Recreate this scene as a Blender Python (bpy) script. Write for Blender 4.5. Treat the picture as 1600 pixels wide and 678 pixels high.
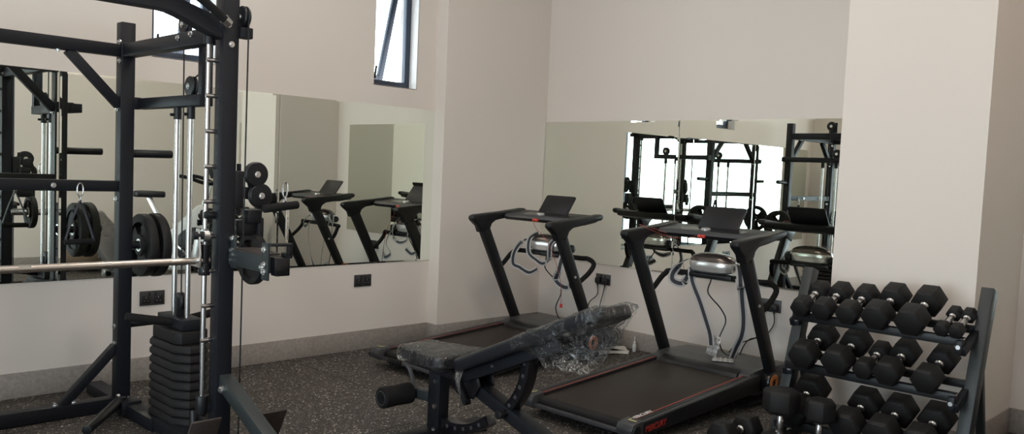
import bpy, bmesh, math, random
from mathutils import Vector, Matrix, noise
R = math.radians
random.seed(7)
for o in list(bpy.data.objects): bpy.data.objects.remove(o)
SC = bpy.context.scene
COL = SC.collection

# ------------------------------------------------------------------ camera
def make_camera():
    yaw, pitch, roll = R(44.6748), R(-3.63335), R(2.51935)
    cp, sp, cy, sy = math.cos(pitch), math.sin(pitch), math.cos(yaw), math.sin(yaw)
    f = Vector((cy * cp, sy * cp, sp)); r = Vector((sy, -cy, 0)); u = r.cross(f)
    r2 = r * math.cos(roll) + u * math.sin(roll); u2 = u * math.cos(roll) - r * math.sin(roll)
    cam = bpy.data.cameras.new('camera'); o = bpy.data.objects.new('camera', cam); COL.objects.link(o)
    m = Matrix((r2, u2, -f)).transposed().to_4x4(); m.translation = Vector((-5.29614, -5.00012, 1.33))
    o.matrix_world = m
    cam.sensor_fit = 'HORIZONTAL'; cam.sensor_width = 36.0; cam.lens = 36.0 * 1322.616 / 1600
    cam.shift_y = 12.4696 / 1600; cam.clip_start = 0.02
    SC.camera = o
make_camera()
SC.view_settings.view_transform = 'Standard'; SC.view_settings.look = 'None'
SC.view_settings.gamma = 1.0; SC.view_settings.use_curve_mapping = False
SC.view_settings.exposure = 0.17

# ------------------------------------------------------------------ world and lamps
SKY = 7.0
w = bpy.data.worlds.new('sky'); SC.world = w; w.use_nodes = True
bg = w.node_tree.nodes['Background']; bg.inputs[0].default_value = (0.86, 0.94, 1.0, 1); bg.inputs[1].default_value = SKY
YF_ = -5.42
def portal(name, loc, rot, sx, sy):
    l = bpy.data.lights.new(name, 'AREA'); l.shape = 'RECTANGLE'; l.size = sx; l.size_y = sy; l.cycles.is_portal = True
    o = bpy.data.objects.new(name, l); COL.objects.link(o); o.location = loc; o.rotation_euler = rot
portal('daylight_portal', (-8.12, -3.45, 1.35), (0, R(-90), 0), 2.5, 3.5)
portal('daylight_portal', (-6.725, 0.2, 1.35), (R(-90), 0, 0), 1.35, 2.5)
portal('daylight_portal', (-6.85, YF_ - 0.12, 1.25), (R(90), 0, 0), 1.7, 2.3)
portal('daylight_portal', (-1.5, 0.3, 2.4), (R(-90), 0, 0), 0.4, 1.0)
portal('daylight_portal', (-3.07, 0.3, 2.4), (R(-90), 0, 0), 0.4, 1.0)
LAMP = 23.0           # ceiling panel lamps, W each
LAMP_COL = (1.0, 0.89, 0.77)

# ------------------------------------------------------------------ materials
MATS = {}
def mat(name, col, rough=0.5, metal=0.0, spec=0.5, bump=None, speck=None, coat=0, emis=None):
    if name in MATS: return MATS[name]
    m = bpy.data.materials.new(name); m.use_nodes = True; nt = m.node_tree; N = nt.nodes; b = N['Principled BSDF']
    b.inputs['Base Color'].default_value = (*col, 1); b.inputs['Roughness'].default_value = rough
    b.inputs['Metallic'].default_value = metal; b.inputs['Specular IOR Level'].default_value = spec
    b.inputs['Coat Weight'].default_value = coat
    tc = N.new('ShaderNodeTexCoord')
    if speck:                                           # (scale, amount): colour mottling that belongs to the thing
        sc, amt = speck
        n = N.new('ShaderNodeTexNoise'); n.inputs['Scale'].default_value = sc; n.inputs['Detail'].default_value = 6
        nt.links.new(tc.outputs['Object'], n.inputs['Vector'])
        mx = N.new('ShaderNodeMix'); mx.data_type = 'RGBA'; mx.blend_type = 'MIX'
        mx.inputs['A'].default_value = (*[c * (1 - amt) for c in col], 1)
        mx.inputs['B'].default_value = (*[min(1, c * (1 + amt)) for c in col], 1)
        nt.links.new(n.outputs['Fac'], mx.inputs['Factor']); nt.links.new(mx.outputs['Result'], b.inputs['Base Color'])
    if bump:
        sc, st = bump
        n2 = N.new('ShaderNodeTexNoise'); n2.inputs['Scale'].default_value = sc; n2.inputs['Detail'].default_value = 4
        nt.links.new(tc.outputs['Object'], n2.inputs['Vector'])
        bp = N.new('ShaderNodeBump'); bp.inputs['Strength'].default_value = st; bp.inputs['Distance'].default_value = 0.01
        nt.links.new(n2.outputs['Fac'], bp.inputs['Height']); nt.links.new(bp.outputs['Normal'], b.inputs['Normal'])
    if emis:
        b.inputs['Emission Color'].default_value = (*emis[0], 1); b.inputs['Emission Strength'].default_value = emis[1]
    MATS[name] = m
    return m
wall_m = mat('painted_plaster', (0.75, 0.682, 0.628), 0.75, spec=0.2, bump=(18, 0.04), speck=(1.3, 0.025))
white_m = mat('white_paint', (0.78, 0.78, 0.77), 0.6, spec=0.25, speck=(3, 0.02))
skirt_m = mat('grey_stone_skirting', (0.32, 0.285, 0.26), 0.7, spec=0.25, speck=(60, 0.35), bump=(90, 0.15))
ceil_m = mat('ceiling_paint', (0.74, 0.72, 0.69), 0.8, spec=0.1, speck=(2, 0.02))
steel_m = mat('black_powder_coated_steel', (0.008, 0.009, 0.0125), 0.45, spec=0.30, bump=(400, 0.03))
graph_m = mat('graphite_steel', (0.024, 0.029, 0.030), 0.45, spec=0.4, bump=(400, 0.03))
chrome_m = mat('chrome', (0.52, 0.51, 0.505), 0.27, metal=1.0, speck=(30, 0.03))
bolt_m = mat('zinc_bolt', (0.72, 0.72, 0.72), 0.28, metal=1.0, speck=(40, 0.05))
bar_m = mat('brushed_steel_bar', (0.52, 0.47, 0.43), 0.33, metal=1.0, bump=(260, 0.06))
rubber_m = mat('black_rubber', (0.008, 0.0075, 0.0075), 0.6, spec=0.3, bump=(160, 0.08))
foam_m = mat('black_foam', (0.010, 0.0095, 0.0095), 0.85, spec=0.2, bump=(220, 0.15))
plast_m = mat('black_plastic', (0.008, 0.0085, 0.010), 0.42, spec=0.35, bump=(300, 0.03))
gloss_m = mat('glossy_black_plastic', (0.006, 0.006, 0.008), 0.25, spec=0.5, bump=(300, 0.01))
cover_m = mat('dark_grey_plastic', (0.042, 0.043, 0.047), 0.42, spec=0.45, bump=(350, 0.04))
belt_m = mat('running_belt', (0.020, 0.0135, 0.010), 0.5, spec=0.35, speck=(5, 0.25), bump=(500, 0.08))
red_m = mat('red_plastic', (0.55, 0.045, 0.03), 0.4, speck=(30, 0.05))
redline_m = mat('red_stripe', (0.27, 0.038, 0.027), 0.45, speck=(30, 0.05))
orange_m = mat('orange_plastic', (0.42, 0.13, 0.03), 0.4, speck=(30, 0.06))
silver_m = mat('silver_plastic', (0.72, 0.71, 0.70), 0.24, metal=0.7, speck=(8, 0.04))
strap_g = mat('grey_webbing', (0.42, 0.41, 0.41), 0.7, bump=(500, 0.2))
strap_k = mat('black_webbing', (0.025, 0.027, 0.035), 0.7, bump=(500, 0.2))
foil_m = mat('silver_blister_foil', (0.42, 0.41, 0.40), 0.35, metal=0.55, bump=(90, 0.35))
vinyl_m = mat('black_vinyl', (0.010, 0.011, 0.014), 0.38, spec=0.5, bump=(120, 0.06))
paper_m = mat('white_paper', (0.62, 0.60, 0.57), 0.8, spec=0.1, speck=(14, 0.05))
clearp_m = mat('pale_translucent_plastic', (0.62, 0.62, 0.60), 0.25, speck=(20, 0.05))
sock_m = mat('graphite_socket_plate', (0.075, 0.073, 0.075), 0.38, metal=0.6, bump=(300, 0.05))
sock_k = mat('black_socket_insert', (0.012, 0.012, 0.013), 0.4, bump=(200, 0.03))
alu_m = mat('grey_blue_aluminium', (0.040, 0.052, 0.075), 0.38, metal=0.3, bump=(200, 0.03))
brownp_m = mat('brown_black_tread_plate', (0.030, 0.021, 0.018), 0.6, bump=(60, 0.2), speck=(20, 0.2))
whitep_m = mat('white_gloss_plastic', (0.62, 0.61, 0.60), 0.3, speck=(10, 0.03))
yellow_m = mat('yellow_caution_label', (0.50, 0.46, 0.22), 0.6, speck=(60, 0.1))
ball_m = mat('pearl_beige_vinyl', (0.21, 0.145, 0.10), 0.22, spec=0.6, speck=(6, 0.04))
print_m = mat('white_print', (0.68, 0.66, 0.64), 0.6, speck=(50, 0.03))
redprint_m = mat('red_print', (0.34, 0.02, 0.012), 0.6, speck=(50, 0.03))
curt_m = mat('beige_curtain', (0.50, 0.46, 0.41), 0.9, spec=0.1, bump=(200, 0.1))
ext_m = mat('exterior_render', (0.23, 0.237, 0.245), 0.9, spec=0.1, speck=(2.5, 0.15))
yelcord_m = mat('copper_chain', (0.45, 0.36, 0.22), 0.35, metal=1.0, speck=(60, 0.1))

def mirror_mat():
    m = bpy.data.materials.new('mirror_silvering'); m.use_nodes = True; nt = m.node_tree; b = nt.nodes['Principled BSDF']
    b.inputs['Metallic'].default_value = 1; b.inputs['Roughness'].default_value = 0.0
    n = nt.nodes.new('ShaderNodeTexNoise'); n.inputs['Scale'].default_value = 1.5
    tc = nt.nodes.new('ShaderNodeTexCoord'); nt.links.new(tc.outputs['Object'], n.inputs['Vector'])
    mx = nt.nodes.new('ShaderNodeMix'); mx.data_type = 'RGBA'
    mx.inputs['A'].default_value = (0.88, 0.925, 0.85, 1); mx.inputs['B'].default_value = (0.90, 0.94, 0.87, 1)
    nt.links.new(n.outputs['Fac'], mx.inputs['Factor']); nt.links.new(mx.outputs['Result'], b.inputs['Base Color'])
    return m
mirror_m = mirror_mat()
medge_m = mat('mirror_glass_edge', (0.16, 0.19, 0.17), 0.2, speck=(20, 0.1))

def glass_mat(name, tint, gl):
    m = bpy.data.materials.new(name); m.use_nodes = True; nt = m.node_tree; N = nt.nodes
    N.remove(N['Principled BSDF']); out = N['Material Output']
    t = N.new('ShaderNodeBsdfTransparent'); t.inputs[0].default_value = (*tint, 1)
    g = N.new('ShaderNodeBsdfGlossy'); g.inputs['Roughness'].default_value = 0.02
    fr = N.new('ShaderNodeFresnel'); fr.inputs['IOR'].default_value = gl
    mx = N.new('ShaderNodeMixShader'); nt.links.new(fr.outputs[0], mx.inputs[0])
    nt.links.new(t.outputs[0], mx.inputs[1]); nt.links.new(g.outputs[0], mx.inputs[2]); nt.links.new(mx.outputs[0], out.inputs[0])
    return m
glass_m = glass_mat('window_glass', (0.93, 0.97, 0.98), 1.35)

def film_mat():
    """thin crinkled polythene: mostly see-through, with bright sharp glints and a milky haze"""
    m = bpy.data.materials.new('clear_polythene_film'); m.use_nodes = True; nt = m.node_tree; N = nt.nodes
    N.remove(N['Principled BSDF']); out = N['Material Output']
    tc = N.new('ShaderNodeTexCoord')
    n = N.new('ShaderNodeTexNoise'); n.inputs['Scale'].default_value = 20; n.inputs['Detail'].default_value = 2.5; n.inputs['Distortion'].default_value = 1.6
    nt.links.new(tc.outputs['Object'], n.inputs['Vector'])
    bp = N.new('ShaderNodeBump'); bp.inputs['Strength'].default_value = 0.9; bp.inputs['Distance'].default_value = 0.03
    nt.links.new(n.outputs['Fac'], bp.inputs['Height'])
    t = N.new('ShaderNodeBsdfTransparent'); t.inputs[0].default_value = (0.96, 0.96, 0.96, 1)
    g = N.new('ShaderNodeBsdfGlossy'); g.inputs['Roughness'].default_value = 0.13; g.inputs['Color'].default_value = (0.95, 0.95, 0.95, 1)
    d = N.new('ShaderNodeBsdfDiffuse'); d.inputs['Color'].default_value = (0.75, 0.74, 0.73, 1)
    nt.links.new(bp.outputs['Normal'], g.inputs['Normal'])
    m1 = N.new('ShaderNodeMixShader'); m1.inputs[0].default_value = 0.10
    nt.links.new(g.outputs[0], m1.inputs[1]); nt.links.new(d.outputs[0], m1.inputs[2])
    lw = N.new('ShaderNodeLayerWeight'); lw.inputs['Blend'].default_value = 0.22; nt.links.new(bp.outputs['Normal'], lw.inputs['Normal'])
    ad = N.new('ShaderNodeMath'); ad.operation = 'MULTIPLY_ADD'; ad.inputs[1].default_value = 0.75; ad.inputs[2].default_value = 0.02
    nt.links.new(lw.outputs['Fresnel'], ad.inputs[0])
    m2 = N.new('ShaderNodeMixShader'); nt.links.new(ad.outputs[0], m2.inputs[0])
    nt.links.new(t.outputs[0], m2.inputs[1]); nt.links.new(m1.outputs[0], m2.inputs[2]); nt.links.new(m2.outputs[0], out.inputs[0])
    return m
film_m = film_mat()

def floor_mat():
    """black rubber crumb tiles with pale granules and thin joints"""
    m = bpy.data.materials.new('speckled_rubber_tiles'); m.use_nodes = True; nt = m.node_tree; N = nt.nodes; L = nt.links; b = N['Principled BSDF']
    b.inputs['Roughness'].default_value = 0.7; b.inputs['Specular IOR Level'].default_value = 0.3
    tc = N.new('ShaderNodeTexCoord')
    cur = None
    base = N.new('ShaderNodeTexNoise'); base.inputs['Scale'].default_value = 3; base.inputs['Detail'].default_value = 5
    L.new(tc.outputs['Object'], base.inputs['Vector'])
    mx = N.new('ShaderNodeMix'); mx.data_type = 'RGBA'; mx.inputs['A'].default_value = (0.028, 0.024, 0.021, 1); mx.inputs['B'].default_value = (0.062, 0.053, 0.046, 1)
    L.new(base.outputs['Fac'], mx.inputs['Factor']); cur = mx.outputs['Result']
    for sc, thr, col, rad in ((95, 0.76, (0.30, 0.27, 0.25), 0.40), (60, 0.88, (0.50, 0.47, 0.44), 0.34), (150, 0.66, (0.16, 0.142, 0.128), 0.45)):
        v = N.new('ShaderNodeTexVoronoi'); v.inputs['Scale'].default_value = sc; v.inputs['Randomness'].default_value = 1
        L.new(tc.outputs['Object'], v.inputs['Vector'])
        s = N.new('ShaderNodeSeparateColor'); L.new(v.outputs['Color'], s.inputs[0])
        g = N.new('ShaderNodeMath'); g.operation = 'GREATER_THAN'; g.inputs[1].default_value = thr; L.new(s.outputs[0], g.inputs[0])
        d = N.new('ShaderNodeMath'); d.operation = 'LESS_THAN'; d.inputs[1].default_value = rad; L.new(v.outputs['Distance'], d.inputs[0])
        p = N.new('ShaderNodeMath'); p.operation = 'MULTIPLY'; L.new(g.outputs[0], p.inputs[0]); L.new(d.outputs[0], p.inputs[1])
        x = N.new('ShaderNodeMix'); x.data_type = 'RGBA'; x.inputs['B'].default_value = (*col, 1)
        L.new(p.outputs[0], x.inputs['Factor']); L.new(cur, x.inputs['A']); cur = x.outputs['Result']
    sep = N.new('ShaderNodeSeparateXYZ'); L.new(tc.outputs['Object'], sep.inputs[0])
    js = []
    for ax, off in ((0, 0.33), (1, 0.62)):
        a = N.new('ShaderNodeMath'); a.operation = 'ADD'; a.inputs[1].default_value = 20 + off; L.new(sep.outputs[ax], a.inputs[0])
        q = N.new('ShaderNodeMath'); q.operation = 'MODULO'; q.inputs[1].default_value = 1.0; L.new(a.outputs[0], q.inputs[0])
        l = N.new('ShaderNodeMath'); l.operation = 'LESS_THAN'; l.inputs[1].default_value = 0.007; L.new(q.outputs[0], l.inputs[0]); js.append(l)
    j = N.new('ShaderNodeMath'); j.operation = 'MAXIMUM'; L.new(js[0].outputs[0], j.inputs[0]); L.new(js[1].outputs[0], j.inputs[1])
    x = N.new('ShaderNodeMix'); x.data_type = 'RGBA'; x.inputs['B'].default_value = (0.004, 0.004, 0.004, 1)
    L.new(j.outputs[0], x.inputs['Factor']); L.new(cur, x.inputs['A']); L.new(x.outputs['Result'], b.inputs['Base Color'])
    n = N.new('ShaderNodeTexNoise'); n.inputs['Scale'].default_value = 180; L.new(tc.outputs['Object'], n.inputs['Vector'])
    bp = N.new('ShaderNodeBump'); bp.inputs['Strength'].default_value = 0.4; bp.inputs['Distance'].default_value = 0.004
    L.new(n.outputs['Fac'], bp.inputs['Height']); L.new(bp.outputs['Normal'], b.inputs['Normal'])
    return m
floor_m = floor_mat()

# ------------------------------------------------------------------ mesh helpers
def frame(d, up=Vector((0, 0, 1))):
    d = d.normalized()
    if abs(d.dot(up)) > 0.985: up = Vector((0, 1, 0)) if abs(d.y) < 0.9 else Vector((1, 0, 0))
    s = d.cross(up).normalized(); u = s.cross(d).normalized()
    return s, u, d
class MB:
    def __init__(self, origin=(0, 0, 0)):
        self.bm = bmesh.new(); self.o = Vector(origin)
    def _take(self, t, M=None):
        if M is not None: t.transform(M)
        me = bpy.data.meshes.new('tmp'); t.to_mesh(me); t.free(); self.bm.from_mesh(me); bpy.data.meshes.remove(me)
        return self
    def box(self, c, s, rot=None, bev=0.0, seg=2):
        t = bmesh.new(); bmesh.ops.create_cube(t, size=1); t.transform(Matrix.Diagonal((*s, 1)))
        if bev: bmesh.ops.bevel(t, geom=t.edges[:], offset=min(bev, min(s) * 0.45), segments=seg, profile=0.5, affect='EDGES')
        M = Matrix.Translation(Vector(c))
        if rot is not None: M = M @ rot.to_4x4()
        return self._take(t, M)
    def bx(self, a, b, bev=0.0):
        a, b = Vector(a), Vector(b); return self.box((a + b) / 2, [abs(v) for v in (b - a)], None, bev)
    def bar(self, p0, p1, w, h, up=(0, 0, 1), bev=0.003, w1=None, h1=None):
        """box-section member from p0 to p1, w across, h along up, optionally tapering"""
        p0, p1 = Vector(p0), Vector(p1); s, u, d = frame(p1 - p0, Vector(up)); L = (p1 - p0).length
        t = bmesh.new(); bmesh.ops.create_cube(t, size=1)
        for v in t.verts:
            e = v.co.z > 0
            v.co = Vector((v.co.x * ((w1 or w) if e else w), v.co.y * ((h1 or h) if e else h), v.co.z * L))
        if bev: bmesh.ops.bevel(t, geom=t.edges[:], offset=bev, segments=2, profile=0.5, affect='EDGES')
        M = Matrix((s, u, d)).transposed().to_4x4(); M.translation = (p0 + p1) / 2
        if M.to_3x3().determinant() < 0: bmesh.ops.reverse_faces(t, faces=t.faces[:])
        return self._take(t, M)
    def cyl(self, p0, p1, r, r1=None, n=20, bev=0.0, caps=True):
        p0, p1 = Vector(p0), Vector(p1); s, u, d = frame(p1 - p0); L = (p1 - p0).length
        t = bmesh.new(); bmesh.ops.create_cone(t, cap_ends=caps, segments=n, radius1=r, radius2=r if r1 is None else r1, depth=L)
        if bev:
            ed = [e for e in t.edges if abs(e.verts[0].co.z - e.verts[1].co.z) < 1e-6]
            bmesh.ops.bevel(t, geom=ed, offset=bev, segments=2, profile=0.5, affect='EDGES')
        M = Matrix((s, u, d)).transposed().to_4x4(); M.translation = (p0 + p1) / 2
        if M.to_3x3().determinant() < 0: bmesh.ops.reverse_faces(t, faces=t.faces[:])
        return self._take(t, M)
    def lathe(self, prof, p0, axis, n=32):
        """profile [(r, h)] turned round axis at p0"""
        s, u, d = frame(Vector(axis)); p0 = Vector(p0); bm = self.bm; rings = []
        for r, h in prof:
            if r < 1e-5: rings.append([bm.verts.new(p0 + d * h)])
            else: rings.append([bm.verts.new(p0 + d * h + (s * math.cos(a) + u * math.sin(a)) * r) for a in [2 * math.pi * i / n for i in range(n)]])
        fs = []
        for A, B in zip(rings, rings[1:]):
            for i in range(n):
                j = (i + 1) % n
                q = [A[i % len(A)], A[j % len(A)], B[j % len(B)], B[i % len(B)]]
                q = [v for k, v in enumerate(q) if v not in q[:k]]
                if len(q) > 2: fs.append(bm.faces.new(q))
        bmesh.ops.recalc_face_normals(bm, faces=fs)
        return self
    def tube(self, pts, r, n=10, sub=0, closed=False):
        pts = [Vector(p) for p in pts]
        if sub: pts = smooth_path(pts, sub)
        bm = self.bm; prev = None; first = None; fs = []; u = None
        for i, p in enumerate(pts):
            d = (pts[min(i + 1, len(pts) - 1)] - pts[max(i - 1, 0)])
            if u is None: s, u, d = frame(d)
            else:
                d = d.normalized(); s = d.cross(u)
                if s.length < 1e-6: s, u, d = frame(d)
                s.normalize(); u = s.cross(d).normalized()
            rr = r[i] if isinstance(r, (list, tuple)) else r
            ring = [bm.verts.new(p + (s * math.cos(a) + u * math.sin(a)) * rr) for a in [2 * math.pi * k / n for k in range(n)]]
            if prev:
                for k in range(n): fs.append(bm.faces.new((prev[k], prev[(k + 1) % n], ring[(k + 1) % n], ring[k])))
            else: first = ring
            prev = ring
        if closed:
            for k in range(n): fs.append(bm.faces.new((prev[k], prev[(k + 1) % n], first[(k + 1) % n], first[k])))
        else: fs.append(bm.faces.new(first[::-1])); fs.append(bm.faces.new(prev))
        bmesh.ops.recalc_face_normals(bm, faces=fs)
        return self
    def prism(self, pts, a0, a1, axis='y', bev=0.0, seg=2, to=None):
        """2-D outline extruded along an axis. axis y: pts=(x,z); x: (y,z); z: (x,y)"""
        t = bmesh.new()
        f = {'y': lambda p, a: (p[0], a, p[1]), 'x': lambda p, a: (a, p[0], p[1]), 'z': lambda p, a: (p[0], p[1], a)}[axis]
        A = [t.verts.new(f(p, a0)) for p in pts]; B = [t.verts.new(f(p, a1)) for p in pts]
        t.faces.new(A); t.faces.new(B[::-1]); n = len(pts)
        for i in range(n): t.faces.new((A[i], B[i], B[(i + 1) % n], A[(i + 1) % n]))
        bmesh.ops.recalc_face_normals(t, faces=t.faces[:])
        if bev: bmesh.ops.bevel(t, geom=t.edges[:], offset=bev, segments=seg, profile=0.5, affect='EDGES')
        return self._take(t, to)
    def ribbon(self, pts, w, th, side=None, sub=6):
        """webbing: pts = [(point, width direction)]"""
        P = smooth_path([Vector(p[0]) for p in pts], sub); S = smooth_path([Vector(p[1]) for p in pts], sub)
        bm = self.bm; prev = None; fs = []
        for i, p in enumerate(P):
            d = (P[min(i + 1, len(P) - 1)] - P[max(i - 1, 0)]).normalized()
            s = S[i] - d * S[i].dot(d); s = s.normalized(); n = d.cross(s).normalized()
            q = [bm.verts.new(p + s * a * w / 2 + n * b * th / 2) for a, b in ((-1, -1), (1, -1), (1, 1), (-1, 1))]
            if prev:
                for k in range(4): fs.append(bm.faces.new((prev[k], prev[(k + 1) % 4], q[(k + 1) % 4], q[k])))
            else: fs.append(bm.faces.new(q[::-1]))
            prev = q
        fs.append(bm.faces.new(prev)); bmesh.ops.recalc_face_normals(bm, faces=fs)
        return self
    def build(self, name, m, parent=None, smooth=True, label=None, bevel=0):
        me = bpy.data.meshes.new(name); self.bm.transform(Matrix.Translation(-self.o)); self.bm.to_mesh(me); self.bm.free()
        me.materials.append(m)
        if smooth:
            for p in me.polygons: p.use_smooth = True
            me.set_sharp_from_angle(angle=R(38))
        o = bpy.data.objects.new(name, me); COL.objects.link(o)
        if parent is not None: o.parent = parent
        else: o.location = self.o
        if label: o['label'] = label
        return o
def smooth_path(P, sub):
    """Catmull-Rom through P"""
    out = []
    for i in range(len(P) - 1):
        a, b, c, d = P[max(i - 1, 0)], P[i], P[i + 1], P[min(i + 2, len(P) - 1)]
        for k in range(sub):
            t = k / sub
            out.append(0.5 * ((2 * b) + (c - a) * t + (2 * a - 5 * b + 4 * c - d) * t * t + (3 * b - a - 3 * c + d) * t ** 3))
    out.append(P[-1].copy()); return out
def tag(o, label=None, cat=None, group=None, kind=None):
    if label: o['label'] = label
    if cat: o['category'] = cat
    if group: o['group'] = group
    if kind: o['kind'] = kind
    return o
def thing(name, loc, label, cat, group=None, rz=0):
    o = bpy.data.objects.new(name, None); COL.objects.link(o); o.location = loc; o.rotation_euler = (0, 0, rz)
    o.empty_display_size = 0.1
    return tag(o, label, cat, group)
def copy_tree(o, parent=None):
    c = o.copy(); COL.objects.link(c)
    if parent is not None: c.parent = parent
    for ch in list(o.children): copy_tree(ch, c)
    return c
def struct(name, mb, m, smooth=True):
    return tag(mb.build(name, m, None, smooth), kind='structure')
def text_mesh(s, size, m, name, parent, M, extrude=0.0006, shear=0.0, xs=1.0):
    c = bpy.data.curves.new(name, 'FONT'); c.body = s; c.size = size; c.extrude = extrude; c.shear = shear; c.align_x = 'CENTER'; c.align_y = 'CENTER'
    c.offset = size * 0.012
    to = bpy.data.objects.new('tmp', c); COL.objects.link(to); bpy.context.view_layer.update()
    me = bpy.data.meshes.new_from_object(to.evaluated_get(bpy.context.evaluated_depsgraph_get())); bpy.data.objects.remove(to); bpy.data.curves.remove(c)
    me.name = name; me.materials.clear(); me.materials.append(m)
    o = bpy.data.objects.new(name, me); COL.objects.link(o); o.parent = parent
    o.matrix_local = M @ Matrix.Diagonal((xs, 1, 1, 1))
    return o

# ------------------------------------------------------------------ the room
CEIL = 3.9; XL = -8.0; YF = -5.42
struct('floor', MB().bx((XL - 0.2, YF - 0.2, -0.12), (0.2, 0.25, 0)), floor_m, False)
struct('ceiling', MB().bx((XL - 0.2, YF - 0.2, CEIL), (0.2, 0.25, CEIL + 0.1)), ceil_m, False)
W1 = (-1.70, -1.315, 1.905, 2.95); W2 = (-3.27, -2.885, 1.905, 2.95)
mb = MB(); T = 0.22
W4 = (-7.4, -6.05, 0.1, 2.6)
xs = [XL - 0.2, W4[0], W4[1], W2[0], W2[1], W1[0], W1[1], 0.2]
for i in range(7):
    if i in (1, 3, 5):
        Wq = W4 if i == 1 else W1
        mb.bx((xs[i], 0, 0), (xs[i + 1], T, Wq[2])); mb.bx((xs[i], 0, Wq[3]), (xs[i + 1], T, CEIL))
    else: mb.bx((xs[i], 0, 0), (xs[i + 1], T, CEIL))
struct('wall_back', mb, wall_m, False)
struct('wall_right', MB().bx((0, YF - 0.2, 0), (0.2, 0, CEIL)), wall_m, False)
DX0, DX1, DZ = -7.7, -6.0, 2.4
mb = MB(); mb.bx((XL - 0.2, YF - 0.2, 0), (DX0, YF, CEIL)); mb.bx((DX1, YF - 0.2, 0), (0, YF, CEIL)); mb.bx((DX0, YF - 0.2, DZ), (DX1, YF, CEIL))
struct('wall_front', mb, wall_m, False)
GY0, GY1, GZ0, GZ1 = -5.2, -1.7, 0.1, 2.6
mb = MB(); mb.bx((XL - 0.2, YF, 0), (XL, GY0, CEIL)); mb.bx((XL - 0.2, GY1, 0), (XL, 0, CEIL))
mb.bx((XL - 0.2, GY0, 0), (XL, GY1, GZ0)); mb.bx((XL - 0.2, GY0, GZ1), (XL, GY1, CEIL))
struct('wall_left', mb, wall_m, False)
PX, PD = -1.13, 0.119
struct('trim_1', MB().bx((PX, -PD, 0), (0, 0, CEIL)), wall_m, False)['label'] = 'shallow pilaster in the corner'
CX, CY0, CY1 = -0.77, -3.005, -3.728
struct('trim_2', MB().bx((CX, CY1, 0), (0, CY0, CEIL)), wall_m, False)['label'] = 'wide square column behind the dumbbell rack'
struct('trim_3', MB().bx((-6.0, -0.4, 0), (-5.2, 0, CEIL)), wall_m, False)
SK = 0.1376; st = 0.008
mb = MB()
for a, b in (((-5.2, -st, 0), (PX, 0, SK)), ((PX - st, -PD - st, 0), (PX, -st, SK)), ((PX, -PD - st, 0), (-st, -PD, SK)), ((-8, -st, 0), (-6.0, 0, SK))):
    mb.bx(a, b, 0.002)
struct('baseboard_back', mb, skirt_m)
mb = MB()
for a, b in (((-st, CY0, 0), (0, -PD - st, SK)), ((CX, CY0, 0), (-st, CY0 + st, SK)), ((CX - st, CY1 - st, 0), (CX, CY0 + st, SK)), ((CX, CY1 - st, 0), (-st, CY1, SK)), ((-st, YF, 0), (0, CY1 - st, SK))):
    mb.bx(a, b, 0.002)
struct('baseboard_right', mb, skirt_m)
struct('baseboard_front', MB().bx((DX1, YF, 0), (-st, YF + st, SK), 0.002), skirt_m)

# high windows: fixed frame plus a top-hung sash standing open outwards
def high_window(n, W):
    x0, x1, z0, z1 = W; yf0, yf1 = 0.085, 0.125; fw = 0.046
    mb = MB()
    mb.bx((x0, yf0, z0), (x0 + fw, yf1, z1), .003); mb.bx((x1 - fw, yf0, z0), (x1, yf1, z1), .003)
    mb.bx((x0 + fw, yf0, z0), (x1 - fw, yf1, z0 + fw), .003); mb.bx((x0 + fw, yf0, z1 - fw), (x1 - fw, yf1, z1), .003)
    win = struct('window_%d' % n, mb, alu_m)
    a = R(15.5); H = z1 - z0 - 0.07; px0, px1 = x0 + 0.03, x1 - 0.03; sw = 0.046
    M = Matrix.Translation((0, yf1 + .012, z1 - 0.036)) @ Matrix.Rotation(a, 4, 'X')
    s = MB()
    for q0, q1 in (((px0, -.016, -H), (px0 + sw, .016, 0)), ((px1 - sw, -.016, -H), (px1, .016, 0)), ((px0 + sw, -.016, -H), (px1 - sw, .016, -H + sw)), ((px0 + sw, -.016, -sw), (px1 - sw, .016, 0))):
        s.bx(q0, q1, .003)
    s.bm.transform(M); sash = s.build('window_sash', alu_m, win)
    g = MB().bx((px0 + sw, -.003, -H + sw), (px1 - sw, .003, -sw)); g.bm.transform(M); g.build('window_pane', glass_m, sash, False)
    stay = MB()
    p = M @ Vector((px1 - .016, 0, -H * .62))
    stay.bar((x1 - fw * .6, yf1, z0 + .36), p, .012, .006); stay.build('window_stay', bolt_m, win)
    h = MB().bar((x0 + .058, yf0 - .012, z0 + .05), (x0 + .058, yf0 - .03, z0 + .14), .014, .01); h.build('window_handle', plast_m, win)
    r = MB().bx((x0 - .001, 0.0, z0 - .004), (x1 + .001, T, z0 + .001)); r.bx((x1 - .002, .0, z0), (x1 + .003, T, z1)); r.build('window_reveal', white_m, win, False)
high_window(1, W1); high_window(2, W2)
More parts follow.
